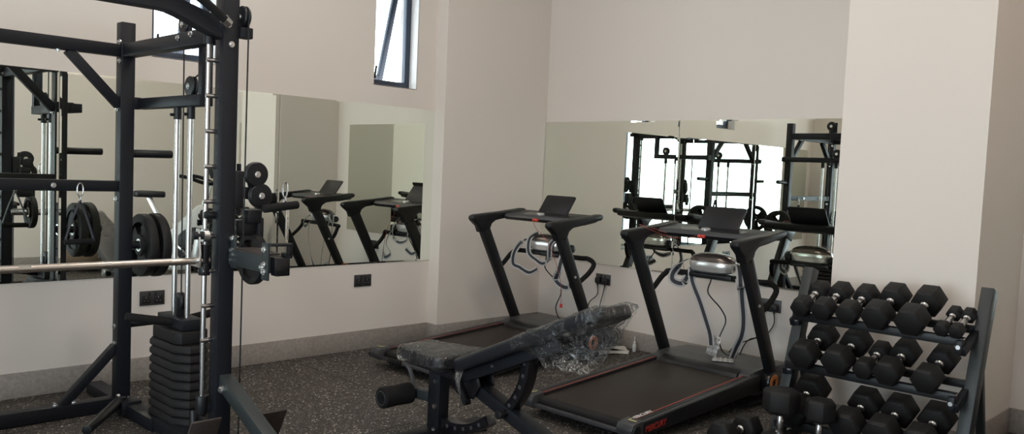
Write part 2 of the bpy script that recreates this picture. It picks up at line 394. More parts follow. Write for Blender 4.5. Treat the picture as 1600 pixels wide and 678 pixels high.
# big window on the left wall, behind the camera
mb = MB(); fx0, fx1 = XL - 0.12, XL - 0.06
for k in (0, 4):
    y = GY0 + (GY1 - GY0) * k / 4; mb.bx((fx0, y - .03, GZ0), (fx1, y + .03, GZ1), .004)
mb.bx((fx0, GY0, GZ0), (fx1, GY1, GZ0 + .06), .004); mb.bx((fx0, GY0, GZ1 - .06), (fx1, GY1, GZ1), .004)
win3 = struct('window_3', mb, alu_m)
for k in range(1):
    y0, y1 = GY0 + .03, GY1 - .03
    MB().bx((XL - .093, y0, GZ0 + .06), (XL - .087, y1, GZ1 - .06)).build('window_pane', glass_m, win3, False)
mb = MB(); gy0, gy1 = .09, .14
for x in (W4[0] + .03, (W4[0] + W4[1]) / 2, W4[1] - .03): mb.bx((x - .03, gy0, W4[2]), (x + .03, gy1, W4[3]), .004)
for z in (W4[2] + .03, W4[3] - .03): mb.bx((W4[0], gy0, z - .03), (W4[1], gy1, z + .03), .004)
win4 = struct('window_4', mb, alu_m)
for k in range(2):
    x0 = W4[0] + .06 + k * (W4[1] - W4[0]) / 2 - .03 * k; MB().bx((x0, .112, W4[2] + .06), (x0 + (W4[1] - W4[0]) / 2 - .09, .118, W4[3] - .06)).build('window_pane', glass_m, win4, False)
# unseen glazed door, added left of the camera to daylight the back wall
mb = MB(); fy0, fy1 = YF - 0.13, YF - 0.07
for x in (DX0 + .03, (DX0 + DX1) / 2, DX1 - .03): mb.bx((x - .035, fy0, 0), (x + .035, fy1, DZ), .004)
for z in (.05, DZ - .04): mb.bx((DX0, fy0, z - .05), (DX1, fy1, z + .04), .004)
door = struct('added_door_1', mb, alu_m)
for x0, x1 in ((DX0 + .065, (DX0 + DX1) / 2 - .035), ((DX0 + DX1) / 2 + .035, DX1 - .065)):
    MB().bx((x0, YF - .103, .09), (x1, YF - .097, DZ - .08)).build('added_door_pane', glass_m, door, False)
MB().cyl((-6.79, YF - .05, .9), (-6.79, YF - .05, 1.3), .014).build('added_door_handle', chrome_m, door)
# neighbouring rendered wall outside the high windows
tag(MB().bx((-1.45, 0.9, 0.0), (-1.05, 3.5, 6)).build('neighbouring_wall', ext_m, None, False), 'pale rendered wall outside seen through the open high window', 'wall')

# ceiling lamps
def ceiling_lamp(x, y, label, k=1.0):
    t = thing('ceiling_lamp', (x, y, CEIL), label, 'lamp', 'ceiling panel lamps')
    mb = MB(); mb.bx((-.31, -.31, -.03), (.31, -.28, 0), .003); mb.bx((-.31, .28, -.03), (.31, .31, 0), .003); mb.bx((-.31, -.28, -.03), (-.28, .28, 0), .003); mb.bx((.28, -.28, -.03), (.31, .28, 0), .003)
    mb.build('lamp_frame', white_m, t)
    MB().bx((-.28, -.28, -.02), (.28, .28, -.005)).build('diffuser', mat('lamp_diffuser', (0.9, 0.9, 0.88), 0.5, emis=(LAMP_COL, 5.0)), t, False)
    l = bpy.data.lights.new('lamp_light', 'AREA'); l.shape = 'SQUARE'; l.size = 0.54; l.energy = LAMP * k; l.color = LAMP_COL
    lo = bpy.data.objects.new('lamp_light', l); COL.objects.link(lo); lo.parent = t; lo.location = (0, 0, -.032)
for x, y, s in ((-2.7, -2.1, 'over the treadmills and bench'), (-1.9, -4.8, 'added to brighten the right corner beyond the rack'), (-4.4, -3.3, 'over the cable machine side of the room'), (-6.4, -2.8, 'nearest the big window')):  # the corner lamp is added to lift the dim side of the column
    ceiling_lamp(x, y, 'square ceiling panel lamp ' + s, .3 if 'corner' in s else .6 if 'machine' in s else 1.0)

# ------------------------------------------------------------------ mirrors
def mirror(axis, a0, a1, z0, z1, label, bev=0.010, side=1):
    """axis 'y': on the back wall (x from a0 to a1); axis 'x': on the right wall (y from a0 to a1)"""
    th, dz = 0.006, 0.0007
    def P(a, d, z): return (a, -d, z) if axis == 'y' else (-d, a, z)
    mb = MB(); bm = mb.bm
    O = [bm.verts.new(P(a, th - dz, z)) for a, z in ((a0, z0), (a1, z0), (a1, z1), (a0, z1))]
    I = [bm.verts.new(P(a, th, z)) for a, z in ((a0 + bev, z0 + bev), (a1 - bev, z0 + bev), (a1 - bev, z1 - bev), (a0 + bev, z1 - bev))]
    bm.faces.new(I)
    for i in range(4): bm.faces.new((O[i], O[(i + 1) % 4], I[(i + 1) % 4], I[i]))
    B = [bm.verts.new(P(a, 0.0005, z)) for a, z in ((a0, z0), (a1, z0), (a1, z1), (a0, z1))]
    for i in range(4): bm.faces.new((B[i], B[(i + 1) % 4], O[(i + 1) % 4], O[i]))
    bm.faces.new(B[::-1]); bmesh.ops.recalc_face_normals(bm, faces=bm.faces[:])
    o = mb.build('wall_mirror', mirror_m, None, False); o.data.materials.append(medge_m)
    for k, p in enumerate(o.data.polygons):
        if k >= 5: p.material_index = 1
    return tag(o, label, 'mirror', 'frameless wall mirror panels')
ZB, ZT = 0.622, 1.762
mirror('y', -2.438, -1.122, ZB, ZT, 'frameless mirror panel beside the corner pilaster, reflecting the treadmills')
mirror('y', -3.76, -2.442, ZB, ZT, 'frameless mirror panel right behind the weight stack of the cable machine')
mirror('y', -5.09, -3.764, ZB, ZT, 'frameless mirror panel at the left edge of the photo')
mirror('x', -1.452, -PD - .004, ZB, ZT - .006, 'frameless mirror panel touching the corner behind the far treadmill')
mirror('x', -2.78, -1.456, ZB, ZT - .006, 'frameless mirror panel behind the near treadmill, beside the square column')
mirror('x', -5.26, CY1 - .06, ZB, 1.795, 'frameless mirror panel beyond the square column at the right edge')

# ------------------------------------------------------------------ wall sockets
def socket(axis, a, z, label):
    o = thing('wall_socket', (a, 0, z) if axis == 'y' else (0, a, z), label, 'socket', None, 0 if axis == 'y' else R(-90))
    # local: x across, -y out of the wall
    MB().box((0, -.004, 0), (.146, .008, .086), None, .0025).build('plate', sock_m, o)
    for s in (-1, 1):
        k = MB(); k.box((s * .036, -.0085, -.008), (.05, .002, .046), None, .001).build('socket_face', sock_k, o)
        for px_, pz_, sx_, sz_ in ((0, .004, .004, .010), (-.010, -.016, .008, .004), (.010, -.016, .008, .004)): MB().box((s * .036 + px_, -.0098, pz_), (sx_, .001, sz_)).build('pin_hole', bolt_m, o, False)
        MB().box((s * .018, -.010, .026), (.011, .005, .019), None, .001).build('switch', sock_k, o)
    return o
socket('y', -3.245, .488, 'graphite double socket on the wall behind the weight stack')
socket('y', -1.742, .500, 'graphite double socket under the mirror left of the pilaster')
socket('x', -.815, .502, 'graphite double socket with two plugs behind the far treadmill')
socket('x', -2.265, .500, 'graphite double socket with two plugs behind the near treadmill')
def plug(y, z, path, label):
    o = thing('power_plug', (0, y, z), label, 'plug', 'plugs in the right wall sockets')
    mb = MB(); mb.box((-.027, 0, 0), (.034, .046, .046), None, .011, 3); mb.cyl((-.028, 0, -.02), (-.028, 0, -.045), .008, .005); mb.build('plug_body', sock_k, o)
    MB().tube([Vector(p) - Vector((0, y, z)) for p in [(-.028, y, z - .04)] + path], .004, 8, sub=8).build('power_cord', sock_k, o)
plug(-.779, .494, [(-.04, -.79, .38), (-.06, -.73, .31), (-.05, -.71, .22), (-.04, -.74, .12), (-.06, -.80, .02), (-.2, -.82, .006)], 'left plug and wavy cord in the socket behind the far treadmill')
plug(-.851, .494, [(-.04, -.85, .40), (-.06, -.84, .27), (-.05, -.90, .16), (-.05, -1.02, .10), (-.06, -1.0, .02), (-.2, -.9, .006)], 'right plug and straight cord in the socket behind the far treadmill')
plug(-2.229, .492, [(-.04, -2.225, .36), (-.05, -2.20, .28), (-.05, -2.05, .20), (-.06, -1.98, .10), (-.05, -1.95, .02), (-.1, -1.9, .006)], 'left plug and cord in the socket behind the near treadmill')
plug(-2.301, .492, [(-.04, -2.31, .38), (-.05, -2.25, .29), (-.05, -2.14, .25), (-.05, -2.08, .14), (-.06, -2.06, .02), (-.1, -2.1, .006)], 'right plug and cord in the socket behind the near treadmill')

# ------------------------------------------------------------------ cable machine with smith bar
XR, XQ = -3.607, -4.67                   # right and left side frames
YR, YP = -0.510, -1.607
YR_ = -1.585                 # rear posts, front uprights
sm = thing('smith_machine', (XR, YP, 0), 'black steel smith and cable machine with weight stack at the left', 'gym machine')
SO = (XR, YP, 0)
def S(): return MB(SO)
def bolts(lst, parent, r=.011):
    for p, d in lst:
        p = Vector(p); d = Vector(d).normalized(); b = S(); b.cyl(p - d * .004, p + d * .004, r * 1.25, n=16); b.cyl(p + d * .004, p + d * .012, r * .8, n=6); b.build('bolt', bolt_m, parent)
def pulley(c, ax, r, parent, name='pulley'):
    c = Vector(c); a = Vector(ax).normalized(); mb = S()
    prof = [(0, -.012), (r * .3, -.012), (r * .34, -.016), (r * .92, -.014), (r, -.010), (r, -.006), (r * .84, 0), (r, .006), (r, .010), (r * .92, .014), (r * .34, .016), (r * .3, .012), (0, .012)]
    mb.lathe(prof, c, a, 28); p = mb.build(name, plast_m, parent)
    b = S(); b.cyl(c - a * .022, c + a * .022, .010, n=6); b.cyl(c - a * .018, c + a * .018, .014, n=14); b.build('axle_bolt', bolt_m, p)
    return p
def move_out(before, xc, s):
    """the stack column stands a hand's breadth outside the side frame: scale it up a little about a point in the room and shift it"""
    k, px, py, pz = 1.05, xc - s * 1.689, -5.0, 1.33
    for o in set(bpy.data.objects) - before:
        if o.type == 'MESH':
            for v in o.data.vertices:
                w_ = v.co + Vector(SO); v.co = Vector((px + k * (w_.x - px), py + k * (w_.y - py), pz + k * (w_.z - pz))) - Vector(SO)
def side_frame(xc, s, full=True):
    up = S().bar((xc, YP, .0), (xc, YP, 2.0), .07, .07, (0, 1, 0), .004); f = up.build('upright', steel_m, sm)
    for k in range(24): S().cyl((xc - s * .0352, YP, .30 + k * .07), (xc - s * .0358, YP, .30 + k * .07), .006, n=10).build('pin_hole', sock_k, f)
    rp = S().bar((xc, YR, .0), (xc, YR, 1.995), .07, .07, (0, 1, 0), .004).build('rear_post', steel_m, sm)
    S().bar((xc, YR - .035, 1.852), (xc, YP + .035, 1.852), .06, .066).build('side_beam', steel_m, sm)
    S().bar((xc, YP + .6, .045), (xc, YP - .55, .045), .07, .06).build('base_beam', steel_m, sm)
    S().bar((xc, -.12, .035), (xc, YP + .62, .035), .08, .06).build('base_beam', steel_m, sm)
    S().box((xc + s * .08, -1.01, .012), (.16, .46, .024), None, .003).build('stack_base', steel_m, sm)
    # smith rail with safety pegs
    xr = xc - s * .070; yr = YR_
    S().cyl((xr, yr, .31), (xr, yr, 1.80), .0108, n=20).build('guide_rail', chrome_m, sm)
    S().cyl((xr, yr, .24), (xr, yr, .318), .026, n=24, bev=.003).build('rail_socket', plast_m, sm); S().cyl((xr, yr, 1.80), (xr, yr, 1.83), .022, n=20).build('rail_socket', plast_m, sm)
    S().bar((xr + s * .05, yr, .26), (xr, yr, .26), .04, .03).build('rail_bracket', steel_m, sm)
    for k in range(9):
        z = 1.735 - k * .147
        p = S(); p.cyl((xc - s * .03, YP + .01, z), (xc - s * .085, YP + .01, z), .0095, n=14, bev=.002); p.build('safety_peg', chrome_m, sm)
    # plate horns
    for z in (1.335, .86, .447):
        hn = S().cyl((xc + s * .03, YR, z), (xc + s * .245, YR, z + .004), .021, n=22, bev=.004).build('plate_horn', plast_m, sm)
    # rear corner brace and foot brace
    S().bar((xc - s * .275, YR, 1.825), (xc - s * .03, YR, 1.575), .045, .045, (0, 1, 0)).build('brace', steel_m, sm)
    S().bar((xc - s * .30, YR, .05), (xc - s * .03, YR, .335), .045, .045, (0, 1, 0)).build('brace', steel_m, sm)
    # sloping front foot and low row foot plates
    S().bar((xc + s * .01, YP - .02, .385), (xc + s * .03, YP - .72, .05), .06, .06).build('front_foot', graph_m, sm)
    bolts([((xc - s * .022, YP - .06, .355), (-s, 0, .0))], sm, .014)
    S().box((xc + s * .045, YR, 1.593), (.05, .066, .06), None, .002).build('frame_bracket', steel_m, sm); S().box((xc + s * .05, -1.232, 1.862), (.11, .05, .042), None, .002).build('frame_bracket', steel_m, sm)
    # weight stack: hung outside the side frame
    before = set(bpy.data.objects)
    yc = -1.205
    S().bar((xc, -.69, 1.58), (xc, -1.425, 1.58), .06, .05).build('side_beam', steel_m, sm)
    S().bar((xc, -1.41, 1.86), (xc, -1.41, 1.555), .05, .04, (0, 1, 0)).build('hanger', steel_m, sm)
    for k in range(10):
        z0 = .080 + k * .0410
        w_, l_, ch = .088, .195, .05
        out = [(-w_ + ch, -l_), (w_ - ch, -l_), (w_, -l_ + ch * 1.4), (w_, l_ - ch * 1.4), (w_ - ch, l_), (-w_ + ch, l_), (-w_, l_ - ch * 1.4), (-w_, -l_ + ch * 1.4)]
        pl = S(); t = bmesh.new()
        lay = [(.90, z0), (1.0, z0 + .010), (1.0, z0 + .028), (.90, z0 + .040)]; rings = [[t.verts.new((xc + x * q, yc + y * (1 - (1 - q) * .45), z)) for x, y in out] for q, z in lay]
        for A, B in zip(rings, rings[1:]):
            for i in range(8): t.faces.new((A[i], A[(i + 1) % 8], B[(i + 1) % 8], B[i]))
        t.faces.new(rings[0][::-1]); t.faces.new(rings[-1]); bmesh.ops.recalc_face_normals(t, faces=t.faces[:])
        pl._take(t); pl.build('stack_plate', rubber_m, sm)
    S().prism([(-.06, -.15), (.06, -.15), (.08, -.11), (.08, .11), (.06, .15), (-.06, .15), (-.08, .11), (-.08, -.11)], .492, .548, 'z', .006, to=Matrix.Translation((xc, yc, 0))).build('stack_top_plate', rubber_m, sm)
    S().box((xc, yc, .575), (.10, .27, .05), None, .004).build('stack_carriage', steel_m, sm)
    for y in (-1.135, -1.275):
        rod = S().cyl((xc, y, .09), (xc, y, 1.56), .012, n=20).build('guide_rod', chrome_m, sm)
        c = S(); c.cyl((xc, y, 1.50), (xc, y, 1.556), .018, n=18); c.cyl((xc - s * .018, y, 1.52), (xc - s * .034, y, 1.52), .007, n=10); c.build('rod_collar', plast_m, rod)
    for d in (-1, 1):
        S().cyl((xc + s * d * .04, yc + .02 * d, .575), (xc + s * d * (.24 if d < 0 else .205), yc - .02 * d, .612), .019, n=20, bev=.005).build('carriage_horn', foam_m, sm)
    p = pulley((xc, -1.205, .665), (1, 0, 0), .042, sm)
    S().box((xc, -1.205, .635), (.05, .03, .09), None, .006).build('pulley_bracket', plast_m, sm)
    pulley((xc, -1.275, 1.645), (1, 0, 0), .046, sm)
    pulley((xc, -1.20, 1.925), (1, 0, 0), .046, sm)
    S().box((xc, -1.235, 1.91), (.012, .05, .10), None, .004).build('pulley_bracket', steel_m, sm)
    c = S(); c.cyl((xc, -1.21, .68), (xc, -1.19, 1.89), .0035, n=8); c.cyl((xc, -1.24, 1.66), (xc, -1.36, 1.70), .0035, n=8); c.build('cable', plast_m, sm)
    move_out(before, xc, s)
    pulley((xc + s * .06, -1.625, 1.927), (1, 0, 0), .047, sm)
    S().box((xc + s * .062, -1.632, 1.86), (.055, .05, .045), None, .003).build('pulley_bracket', steel_m, sm)
    S().cyl((xc + s * .062, -1.668, 1.92), (xc + s * .062, -1.66, .05), .0035, n=8).build('cable', plast_m, sm)
    pulley((xc + s * .062, -1.62, .06), (1, 0, 0), .042, sm)
    # top frame bolts
    bolts([((xc - s * .036, YR - .02, 1.895), (-s, 0, 0)), ((xc - s * .036, YR - .02, 1.80), (-s, 0, 0)), ((xc - s * .031, -1.20, 1.862), (-s, 0, 0)), ((xc - s * .031, -1.33, 1.868), (-s, 0, 0)),
           ((xc - s * .031, -1.57, 1.84), (-s, 0, 0)), ((xc, YP - .036, 1.805), (0, -1, 0)), ((xc - s * .036, YR, .35), (-s, 0, 0)), ((xc - s * .036, YR, .44), (-s, 0, 0)), ((xc - s * .036, YR, 1.10), (-s, 0, 0)), ((xc - s * .036, YR, 1.56), (-s, 0, 0))], sm, .010)
    # pulley trolley and swivel arm on the outer side of the upright
    xo = xc + s * .075
    t = S(); t.box((xc + s * .05, YP + .01, 1.20), (.045, .09, .16), None, .006); t.cyl((xo, YP + .02, 1.09), (xo, YP + .02, 1.31), .010, n=14); t.build('trolley', plast_m, sm)
    hs = S(); Pp = [(xc + s * .128, YP - .03, 1.268), (xc + s * .150, YP - .03, 1.176)]
    hs.bar((Pp[0][0], YP - .008, Pp[0][2]), (Pp[1][0], YP - .008, Pp[1][2]), .07, .012, (0, 1, 0), .003); hs.bar((xo, YP - .0, 1.19), (Pp[1][0], YP - .0, 1.176), .03, .05); hs.build('pulley_housing', plast_m, sm)
    for q in Pp: pulley(q, (0, 1, 0), .053, sm)
    cb = S(); cb.box((xc + s * .13, YP + .0, 1.085), (.07, .06, .06), None, .008); cb.box((xc + s * .11, YP + .02, 1.035), (.09, .05, .07), None, .010); cb.box((xc + s * .165, YP - .0, 1.02), (.03, .04, .12), None, .008); cb.build('trolley_latch', plast_m, sm)
    arm = S(); arm.bar((xc + s * .045, YP - .03, .916), (xc + s * .055, YP - .335, .912), .07, .068); a = arm.build('swivel_arm', graph_m, sm)
    e = S(); e.box((xc + s * .068, YP - .358, .907), (.062, .045, .074), None, .004); e.build('arm_end_cap', gloss_m, a)
    S().box((xc + s * .022, YP - .05, .94), (.008, .05, .14), None, .002).build('arm_bracket', graph_m, a); S().box((xc + s * .02, YP - .325, .925), (.010, .05, .15), None, .002).build('arm_bracket', graph_m, a)
    e = S(); e.prism([(YP - .05, .955), (YP - .15, .962), (YP - .3, .952), (YP - .3, .946), (YP - .05, .935)], xc + s * .02, xc + s * .10, 'x', .001); e.build('arm_top_plate', brownp_m, a)
    e = S(); e.bar((xc + s * .10, YP - .32, .95), (xc + s * .10, YP - .38, .95), .02, .02); e.bar((xc + s * .10, YP - .37, .95), (xc + s * .10, YP - .37, 1.0), .02, .02); e.bar((xc + s * .02, YP - .35, .995), (xc + s * .11, YP - .37, .995), .03, .012); e.build('arm_clip', plast_m, a)
    bolts([((xc + s * .016, YP - .05, z), (-s, 0, 0)) for z in (.995, .945, .905)] + [((xc + s * .013, YP - .328, z), (-s, 0, 0)) for z in (.975, .915, .885)] + [((xc + s * .016, YP - .066, .928), (-s, 0, 0)), ((xc + s * .013, YP - .312, .903), (-s, 0, 0))], a, .010)
    # pull-up grip tube in front of the upright top
    g = S().tube([(xc - s * .05, YP - .075, 1.895), (xc - s * .16, YP - .085, 1.962), (xc - s * .32, YP - .09, 2.03), (xc - s * .42, YP - .09, 2.06)], .017, 16, sub=5).build('grip_tube', foam_m, sm)
    e = S(); e.cyl((xc - s * .03, YP - .07, 1.882), (xc - s * .055, YP - .076, 1.898), .021, n=20); e.cyl((xc - s * .03, YP - .03, 1.878), (xc - s * .035, YP - .078, 1.878), .013, n=14); e.build('grip_end_cap', chrome_m, g)
    # low pulley bracket and foot plates
    lp = S(); lp.tube([(xc - s * .02, -1.40, .20), (xc - s * .03, -1.43, .12), (xc - s * .05, -1.47, .075), (xc - s * .07, -1.50, .05)], .018, 10, sub=4); lp.box((xc, -1.43, .10), (.02, .10, .16), None, .01); lp.build('low_pulley_guard', plast_m, sm)
    pulley((xc + s * .0, -1.47, .105), (1, 0, 0), .04, sm)
    for d, yy, zz in ((-.20, -1.86, .225), (.125, -1.80, .19)):
        m_ = Matrix.Rotation(R(28), 3, 'X')
        fp = S(); fp.box((xc + s * d, yy, zz), (.125, .012, .20), m_, .005); fp.bar((xc + s * d, yy + .005, zz), (xc, yy + .02, .06), .03, .02); fp.build('foot_plate', brownp_m, sm)
side_frame(XR, 1); side_frame(XQ, -1)
# lateral members between the two side frames
Lx = [XQ + .035, XR - .035]
S().bar((Lx[0], YR, 1.852), (Lx[1], YR, 1.852), .06, .06).build('crossbeam', steel_m, sm)
S().bar((Lx[0], YR, 1.165), (Lx[1], YR, 1.165), .05, .055).build('crossbeam', steel_m, sm)
S().bar((Lx[0], YR, .038), (Lx[1], YR, .038), .07, .066).build('crossbeam', steel_m, sm)
bolts([((x, YR - .03, z), (0, -1, 0)) for z in (1.165,) for x in (-3.95, -4.35)] + [((-3.93, YR - .02, .074), (0, 0, 1)), ((-3.845, YR - .02, .074), (0, 0, 1)), ((XR + .01, YR - .075, .07), (0, 0, 1)), ((-3.93, YR - .01, 1.822), (0, 0, -1)), ((-3.85, YR - .01, 1.822), (0, 0, -1))], sm, .010)
# arched top beam between the front uprights
def arch():
    mb = S(); n = 26; bm = mb.bm; prev = None; fs = []
    x0, x1 = XR - .03, XQ + .03
    for i in range(n + 1):
        t = i / n; x = x0 + (x1 - x0) * t; e = min(abs(x - x0), abs(x1 - x))
        q_ = min(1, e / .25); z = 1.868 + .068 * (.45 * q_ + .55 * (1 - math.cos(q_ * math.pi)) / 2)
        h = .045 - .013 * q_
        q = [bm.verts.new((x, YP + a, z + b * h)) for a, b in ((-.03, -1), (.03, -1), (.03, 1), (-.03, 1))]
        if prev:
            for k in range(4): fs.append(bm.faces.new((prev[k], prev[(k + 1) % 4], q[(k + 1) % 4], q[k])))
        else: fs.append(bm.faces.new(q))
        prev = q
    fs.append(bm.faces.new(prev)); bmesh.ops.recalc_face_normals(bm, faces=fs)
    bmesh.ops.bevel(bm, geom=[e for e in bm.edges if not (abs(e.calc_face_angle(0)) < R(45))], offset=.004, segments=2, affect='EDGES')
    return mb
arch().build('top_beam', steel_m, sm)
# smith bar with carriages, hooks and sleeves
bar = S(); yb, zb = YR_, .897
bar.cyl((XQ + .03, yb, zb), (XR - .05, yb, zb), .0145, n=20); bar_o = bar.build('smith_bar', bar_m, sm)
ring_m = mat('smooth_bar_ring', (0.62, 0.58, 0.54), 0.2, metal=1.0, speck=(50, 0.04))
for a in (-3.80, -4.08, -4.36): S().cyl((a - .02, yb, zb), (a + .02, yb, zb), .0152, n=20).build('bar_ring', ring_m, bar_o)
for xc, s in ((XR, 1), (XQ, -1)):
    xr = xc - s * .070
    c = S(); c.cyl((xr, YR_, .835), (xr, YR_, .89), .024, n=24, bev=.004); c.cyl((xr, YR_, .89), (xr, YR_, .965), .019, n=20); c.build('bar_carriage', plast_m, bar_o)
    hk = S(); hk.prism([(YR_ - .045, .872), (YR_ + .045, .875), (YR_ + .035, .925), (YR_ - .005, 1.035), (YR_ - .025, 1.035), (YR_ - .045, .925)], min(xr - s * .034, xr - s * .042), max(xr - s * .034, xr - s * .042), 'x', .002); hk.build('bar_hook', bolt_m, bar_o)
    k = S(); k.cyl((xr - s * .06, YR_ - .015, 1.005), (xr - s * .01, YR_ - .015, 1.005), .017, n=18, bev=.004); k.build('hook_knob', plast_m, bar_o)
    k = S(); k.cyl((xr - s * .02, YR_ - .015, 1.005), (xr + s * .004, YR_ - .015, 1.005), .027, n=22); k.build('hook_washer', bolt_m, bar_o)
    for z in (1.10,): 
        k = S(); k.cyl((xr - s * .01, YP + .01, z - .01), (xr + s * .05, YP + .01, z - .01), .016, n=16, bev=.004); k.build('stop_knob', plast_m, bar_o)
    S().cyl((xc + s * .02, yb, zb), (xc + s * .26, yb, zb), .024, n=22, bev=.003).build('bar_sleeve', chrome_m, bar_o)
# land-mine sleeve hinged on the rear corner of the base
lm = S(); lm.cyl((XR - .045, YR - .10, .07), (XR - .31, YR - .42, .048), .026, .023, n=20, bev=.004); lm_o = lm.build('swivel_sleeve', plast_m, sm)
e = S(); e.box((XR - .01, YR - .13, .045), (.10, .10, .07), None, .006); e.cyl((XR - .06, YR - .10, .09), (XR - .02, YR - .12, .09), .008, n=10); e.build('sleeve_hinge', steel_m, lm_o)
S().cyl((XR - .058, YR - .105, .095), (XR - .046, YR - .100, .10), .011, n=12).build('bolt', bolt_m, lm_o)

# plates, handles and chain hanging on the machine
def weight_plate(loc, r, th, label, group):
    t = thing('weight_plate', loc, label, 'weight plate', group)
    mb = MB()
    mb.lathe([(r * .74, -th * .5), (r * .97, -th * .5), (r, -th * .35), (r, th * .35), (r * .97, th * .5), (r * .74, th * .5), (r * .72, th * .2), (r * .72, -th * .2), (r * .74, -th * .5)], (0, 0, 0), (1, 0, 0), 40)
    mb.lathe([(.025, -th * .5), (r * .34, -th * .5), (r * .36, -th * .3), (r * .36, th * .3), (r * .34, th * .5), (.025, th * .5), (.025, -th * .5)], (0, 0, 0), (1, 0, 0), 32)
    for k in range(3):
        a0 = 2 * math.pi * k / 3 + .3
        pts = [(math.cos(a0 + d) * q, math.sin(a0 + d) * q) for q, d in ((r * .33, -.75), (r * .74, -.62), (r * .74, -.2), (r * .74, .2), (r * .74, .62), (r * .33, .75))]
        mb.prism(pts, -th * .3, th * .3, 'x')
    mb.build('plate_body', rubber_m, t)
    MB().lathe([(.0245, -th * .51), (.034, -th * .51), (.034, th * .51), (.0245, th * .51), (.0245, -th * .51)], (0, 0, 0), (1, 0, 0), 24).build('hub_ring', bolt_m, t)
weight_plate((XR + .10, YR, .858), .165, .045, 'black rubber grip plate nearest the rear post on the lower horn', 'plates on the cable machine')
weight_plate((XR + .165, YR, .858), .168, .045, 'black rubber grip plate outermost on the lower horn behind the weight stack', 'plates on the cable machine')
weight_plate((XR + .15, yb, zb), .115, .035, 'small black plate on the smith bar sleeve behind the swivel arm', 'plates on the cable machine')
weight_plate((XQ - .11, YR, .858), .165, .045, 'black rubber grip plate on the far left horn seen in the mirror', 'plates on the cable machine')
def link_ring(mb, c, h, w_, r=.004, ax=(1, 0, 0)):
    c = Vector(c); ax = Vector(ax).normalized()
    mb.tube([c + ax * (w_ * math.cos(a)) + Vector((0, 0, h * math.sin(a))) for a in [2 * math.pi * k / 20 for k in range(20)]], r, 8, closed=True)
dh = thing('cable_handle', (-3.83, YR - .035, .90), 'black strap cable handle hanging by a carabiner from the middle crossbeam', 'handle')
mb = MB(); link_ring(mb, (0, 0, .245), .032, .014); link_ring(mb, (0, 0, .20), .012, .012, .003, (0, 1, 0)); mb.build('carabiner', chrome_m, dh)
mb = MB()
for sgn in (-1, 1): mb.ribbon([((0, 0, .19), (0, 1, 0)), ((sgn * .035, 0, .10), (0, 1, 0)), ((sgn * .062, 0, .01), (0, 1, 0)), ((sgn * .062, 0, -.005), (0, 1, 0))], .025, .004)
mb.build('strap', strap_k, dh); MB().cyl((-.07, 0, -.012), (.07, 0, -.012), .014, n=18, bev=.003).build('grip', foam_m, dh)
gh = thing('cable_handle', (-3.385, YP - .078, 1.13), 'black tube cable handle clipped beside the twin pulleys of the trolley', 'handle')
MB().cyl((-.085, -.01, -.008), (.085, .0, .010), .018, n=20, bev=.004).build('grip', foam_m, gh)
mb = MB(); link_ring(mb, (.02, .0, .075), .035, .012); link_ring(mb, (.02, 0, .03), .014, .010, .003, (0, 1, 0)); mb.build('carabiner', chrome_m, gh)
mb = MB()
for k in range(9): link_ring(mb, (.035, .0, -.04 - k * .020), .013, .006, .0025, (1, 0, 0) if k % 2 else (0, 1, 0))
mb.build('chain', yelcord_m, gh); MB().bar((.035, 0, .01), (.035, 0, -.22), .016, .006).build('chain_strip', bolt_m, gh)

def rounded(L, w0, w1, r, n=6):
    """outline along y from 0 (width w0) to -L (width w1)"""
    pts = []
    for cx_, cy_, a0 in ((w0 / 2 - r, -r, 0), (-w0 / 2 + r, -r, 90), (-w1 / 2 + r, -L + r, 180), (w1 / 2 - r, -L + r, 270)):
        for k in range(n + 1):
            a = R(a0 + 90 * k / n); pts.append((cx_ + r * math.cos(a), cy_ + r * math.sin(a)))
    return pts
